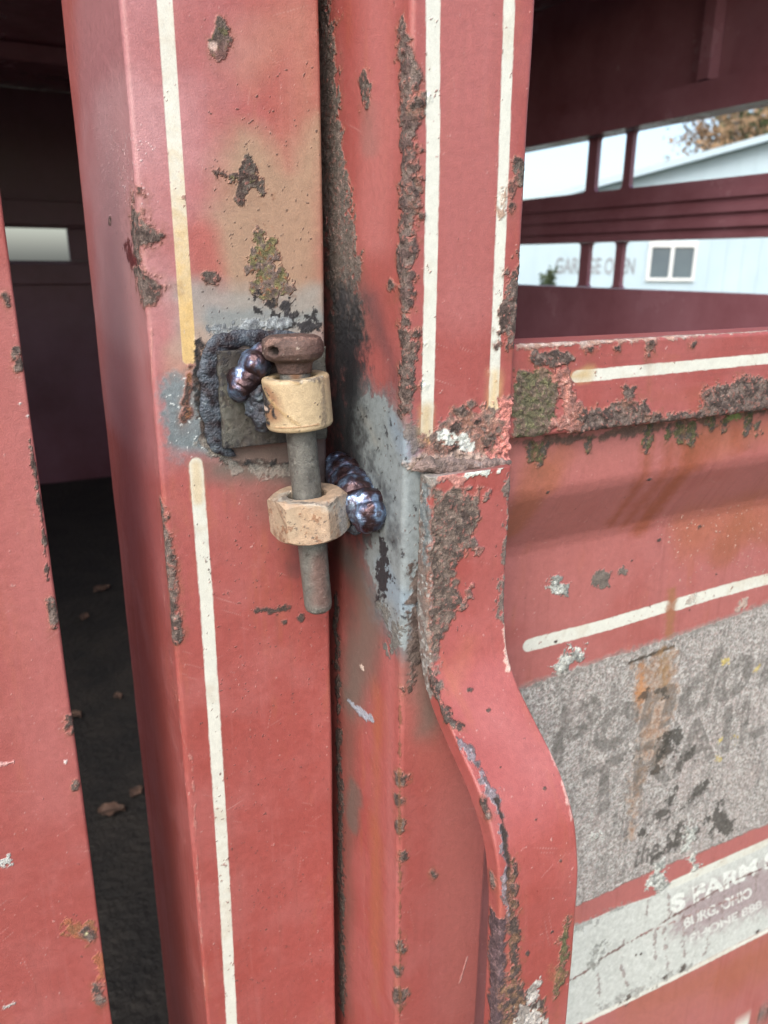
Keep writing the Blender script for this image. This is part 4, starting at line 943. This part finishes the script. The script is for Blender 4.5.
# dealer's band
ban = [(566, 930), (620, 907), (655, 895), (668, 884), (720, 860), (800, 826), (800, 912), (768, 928), (680, 973), (600, 1013), (560, 1034)]
idx, dd = P.dist(ban, 0, True); m = smooth(.5-(dd+P.nf[idx]*.15)/.6)
P.lay(idx, m, np.array((.44, .47, .44)), .55, 0, .25, .05, col2=(.49, .52, .49))
sh = [(684, 898), (768, 862), (800, 846), (800, 895), (768, 908), (700, 935), (672, 930)]
P.stain(sh, (.27, .20, .21), 0, True, 5, .8, 3, .6, nz='nm', micro=.4)
P.stripe([(672, 884), (720, 863), (800, 828)], 8, CREAM*.98); P.stripe([(585, 1022), (680, 975), (768, 930), (800, 914)], 4.5, CREAM*1.05)
P.specks(ban, (.30, .33, .32), 0, True, dens=.14, op=.5)
def letters(txt, corners, col=(.62, .66, .62), op=.95, **k):
    i = raster(P, txt, corners, **k)
    if i.size: P.lay(i, op*smooth(P.nm[i]*.5+1.0), col, .5, h=.03)
letters("S FARM SU", [(672, 913), (792, 857), (670, 897)], bold=.045, space=.98)
letters("BURG, OHIO", [(684, 928), (752, 896), (683, 918)], op=.8, bold=.035, space=.95)
letters("PHONE 888", [(690, 943), (762, 907), (689, 935)], op=.65, bold=.03, space=.95)
P.mark([(566, 982), (585, 972), (602, 958), (630, 942), (665, 921), (700, 900), (730, 882), (800, 852)], (.14, .07, .06), .85, amp=.7, soft=.3, op=.9)
P.mark([(640, 935), (690, 915), (750, 893)], (.25, .12, .11), .5, amp=.9, soft=.3, op=.7)
for pts in ([(648, 895), (646, 922)], [(668, 890), (670, 915), (664, 930), (668, 970)], [(624, 942), (620, 965), (628, 985)], [(705, 925), (708, 945), (704, 955)], [(654, 925), (655, 960)], [(683, 915), (684, 955)], [(598, 965), (600, 1000)], [(725, 880), (722, 920)], [(740, 870), (738, 915)], [(712, 885), (710, 925)], [(757, 860), (755, 900)], [(696, 890), (694, 930)]):
    P.mark(pts, (.22, .17, .16), .5, amp=1.3, soft=.3, op=.7)
P.mark([(592, 960, 3), (598, 950, 5), (604, 944, 3), (594, 966, 2)], (.20, .21, .19), 4, amp=3, soft=.3, op=.85, hn=.3, col2=LICH*.8)
P.mark([(636, 955)], RUSTD, 1.2, amp=.2, soft=.2); P.mark([(641, 954)], RUSTD, 1.2, amp=.2, soft=.2)
P.mark([(570, 930), (600, 918), (625, 906)], (.25, .26, .24), 2.5, amp=2.5, soft=.5, op=.7)
P.mark([(600, 1008), (650, 985), (690, 965)], (.25, .25, .23), 2, amp=3, soft=.5, op=.7)
P.mark([(757, 932)], RUSTD, 2.4, amp=1); P.mark([(683, 968)], GRIME, 2.5, amp=1.2); P.mark([(664, 977)], GRIME, 2, amp=1.2); P.mark([(626, 1000)], GRIME*1.3, 3.5, amp=2)
P.build('side_sheet', gate)
# back frame of the gate, out of the photograph's sight but holding it together
MB().box(.24, 1.33, .350, .385, .70, .76).box(1.27, 1.33, .35, .385, .762, 2.05).build('gate_frame', M_in, gate, bevel=.003)

# ---- lower nut of the hinge and its weld
n0 = on_axis(493); n1 = on_axis(532)+.0005; H = n1-n0; RC = .0200; ri = .0096
ang0 = radians(-6)
def hexr(th): a = (th-ang0+pi/6) % (pi/3)-pi/6; return RC*cos(pi/6)/np.cos(a)
base_prof = dens([(ri, H-.0006), (ri, .0006), (ri+.0008, 0), (RC*.80, 0), (RC, .0001), (RC, .0012), (RC, H-.0012), (RC, H-.0001), (RC*.8, H), (ri+.0008, H), (ri, H-.0006)], .0005)
bp_ = np.array(base_prof)
def hexfn(rr, h, th):
    hx = hexr(th)[None]; rc = RC*.84
    out = np.where(rr > ri+.001, ri+(rr-ri)*(hx-ri)/(RC-ri), rr)
    chm = np.clip(out-rc, 0, None)*.75
    h2 = np.where(h < H/2, np.maximum(h, chm), np.minimum(h, H-chm))
    return out, h2
NT = lathe(base_prof, PA+ax*n0, ax, 180, (.36, .27, .195), .5, .5, hexfn)
P = NT; P.h += P.nm*.12
P.stain([(300, 530), (330, 530)], (.38, .265, .17), 16, soft=6, op=.7); P.stain([(280, 515), (284, 530)], (.34, .27, .19), 8, soft=4, op=.8); P.stain([(280, 500), (310, 509), (340, 505)], (.36, .34, .29), 4, soft=2, op=.8, amp=1.5, nz='nm')
P.specks([(270, 495), (352, 495), (352, 545), (270, 545)], RUSTO, 2, True, dens=.3, size='nc', op=.7); P.specks([(270, 495), (352, 495), (352, 545), (270, 545)], GRIME, 2, True, dens=.22, op=.8)
P.mark([(343, 510), (345, 530)], (.25, .25, .24), 5, amp=2, soft=1, op=.8, hn=.2); P.mark([(291, 508), (290, 530)], (.22, .14, .09), .8, amp=.5, soft=.5, op=.7)
P.mark([(284, 499), (310, 508), (336, 502)], GRIME, 1.3, amp=1.4, soft=.6, op=.7); P.mark([(275, 530), (290, 545), (320, 549), (340, 540)], RUSTO*.8, 2, amp=2, soft=1, op=.6)
P.build('hinge_nut', gate)
bead('weld_bead', [at(334, 456, X=.1655), at(344, 474, X=.1650), at(356, 494, X=.1640), at(367, 512, X=.1640), at(377, 529, X=.1650)], [.0066, .0090, .0100, .0102, .0082], gate, M_weld, ripples=6, n=160, seg=64, seed=9, nrm=(-1, -.3, 0), rough=.15, rip=.14)
bead('weld_bead', [at(346, 514, X=.157), at(352, 527, X=.160), at(360, 524, X=.166)], [.0035, .0045, .003], gate, M_slag, ripples=2, seed=12, nrm=(-.6, -.8, 0), rough=.35, rip=.05)

# ---- dry leaves on the trailer floor
def leaf(px, py, size, rz, label):
    p = at(px, py, Z=FZ+.004); o_ = []
    pts = []; n = 11
    for i in range(n):
        u = i/(n-1); w = sin(pi*u)**.8*.36*(1+.18*sin(u*17)); pts.append((u-.5, w, u))
    V = []; Fc = []
    for x, w, u in pts:
        for k in (-1, -.5, 0, .5, 1): V.append((x*size, w*k*size, abs(k)*.12*size+.10*size*sin(3*u+k)**2))
    for i in range(n-1):
        for k in range(4): Fc.append((i*5+k, i*5+k+1, (i+1)*5+k+1, (i+1)*5+k))
    me = bpy.data.meshes.new('fallen_leaf'); me.from_pydata(V, [], Fc); me.materials.append(M_dry)
    o = bpy.data.objects.new('fallen_leaf', me); COL.objects.link(o); o.location = tuple(p); o.rotation_euler = (0, 0, rz)
    so = o.modifiers.new('thick', 'SOLIDIFY'); so.thickness = .0008
    tag(o, label, 'leaf', 'dry leaves on the trailer floor')
leaf(102, 590, .05, .3, 'pale dry leaf on the dark trailer floor, farthest one in the gap')
leaf(84, 618, .035, 1.2, 'small dull dry leaf just in front of the farthest leaf on the trailer floor')
leaf(76, 716, .03, 2.2, 'tiny dry leaf beside the edge of the left panel, midway along the floor gap')
leaf(136, 793, .03, .8, 'brown dry leaf tucked against the corner post edge')
leaf(112, 812, .045, 2.8, 'curled reddish leaf nearest to the camera on the trailer floor')
leaf(118, 697, .025, 1.9, 'small dark leaf in the middle of the floor gap')
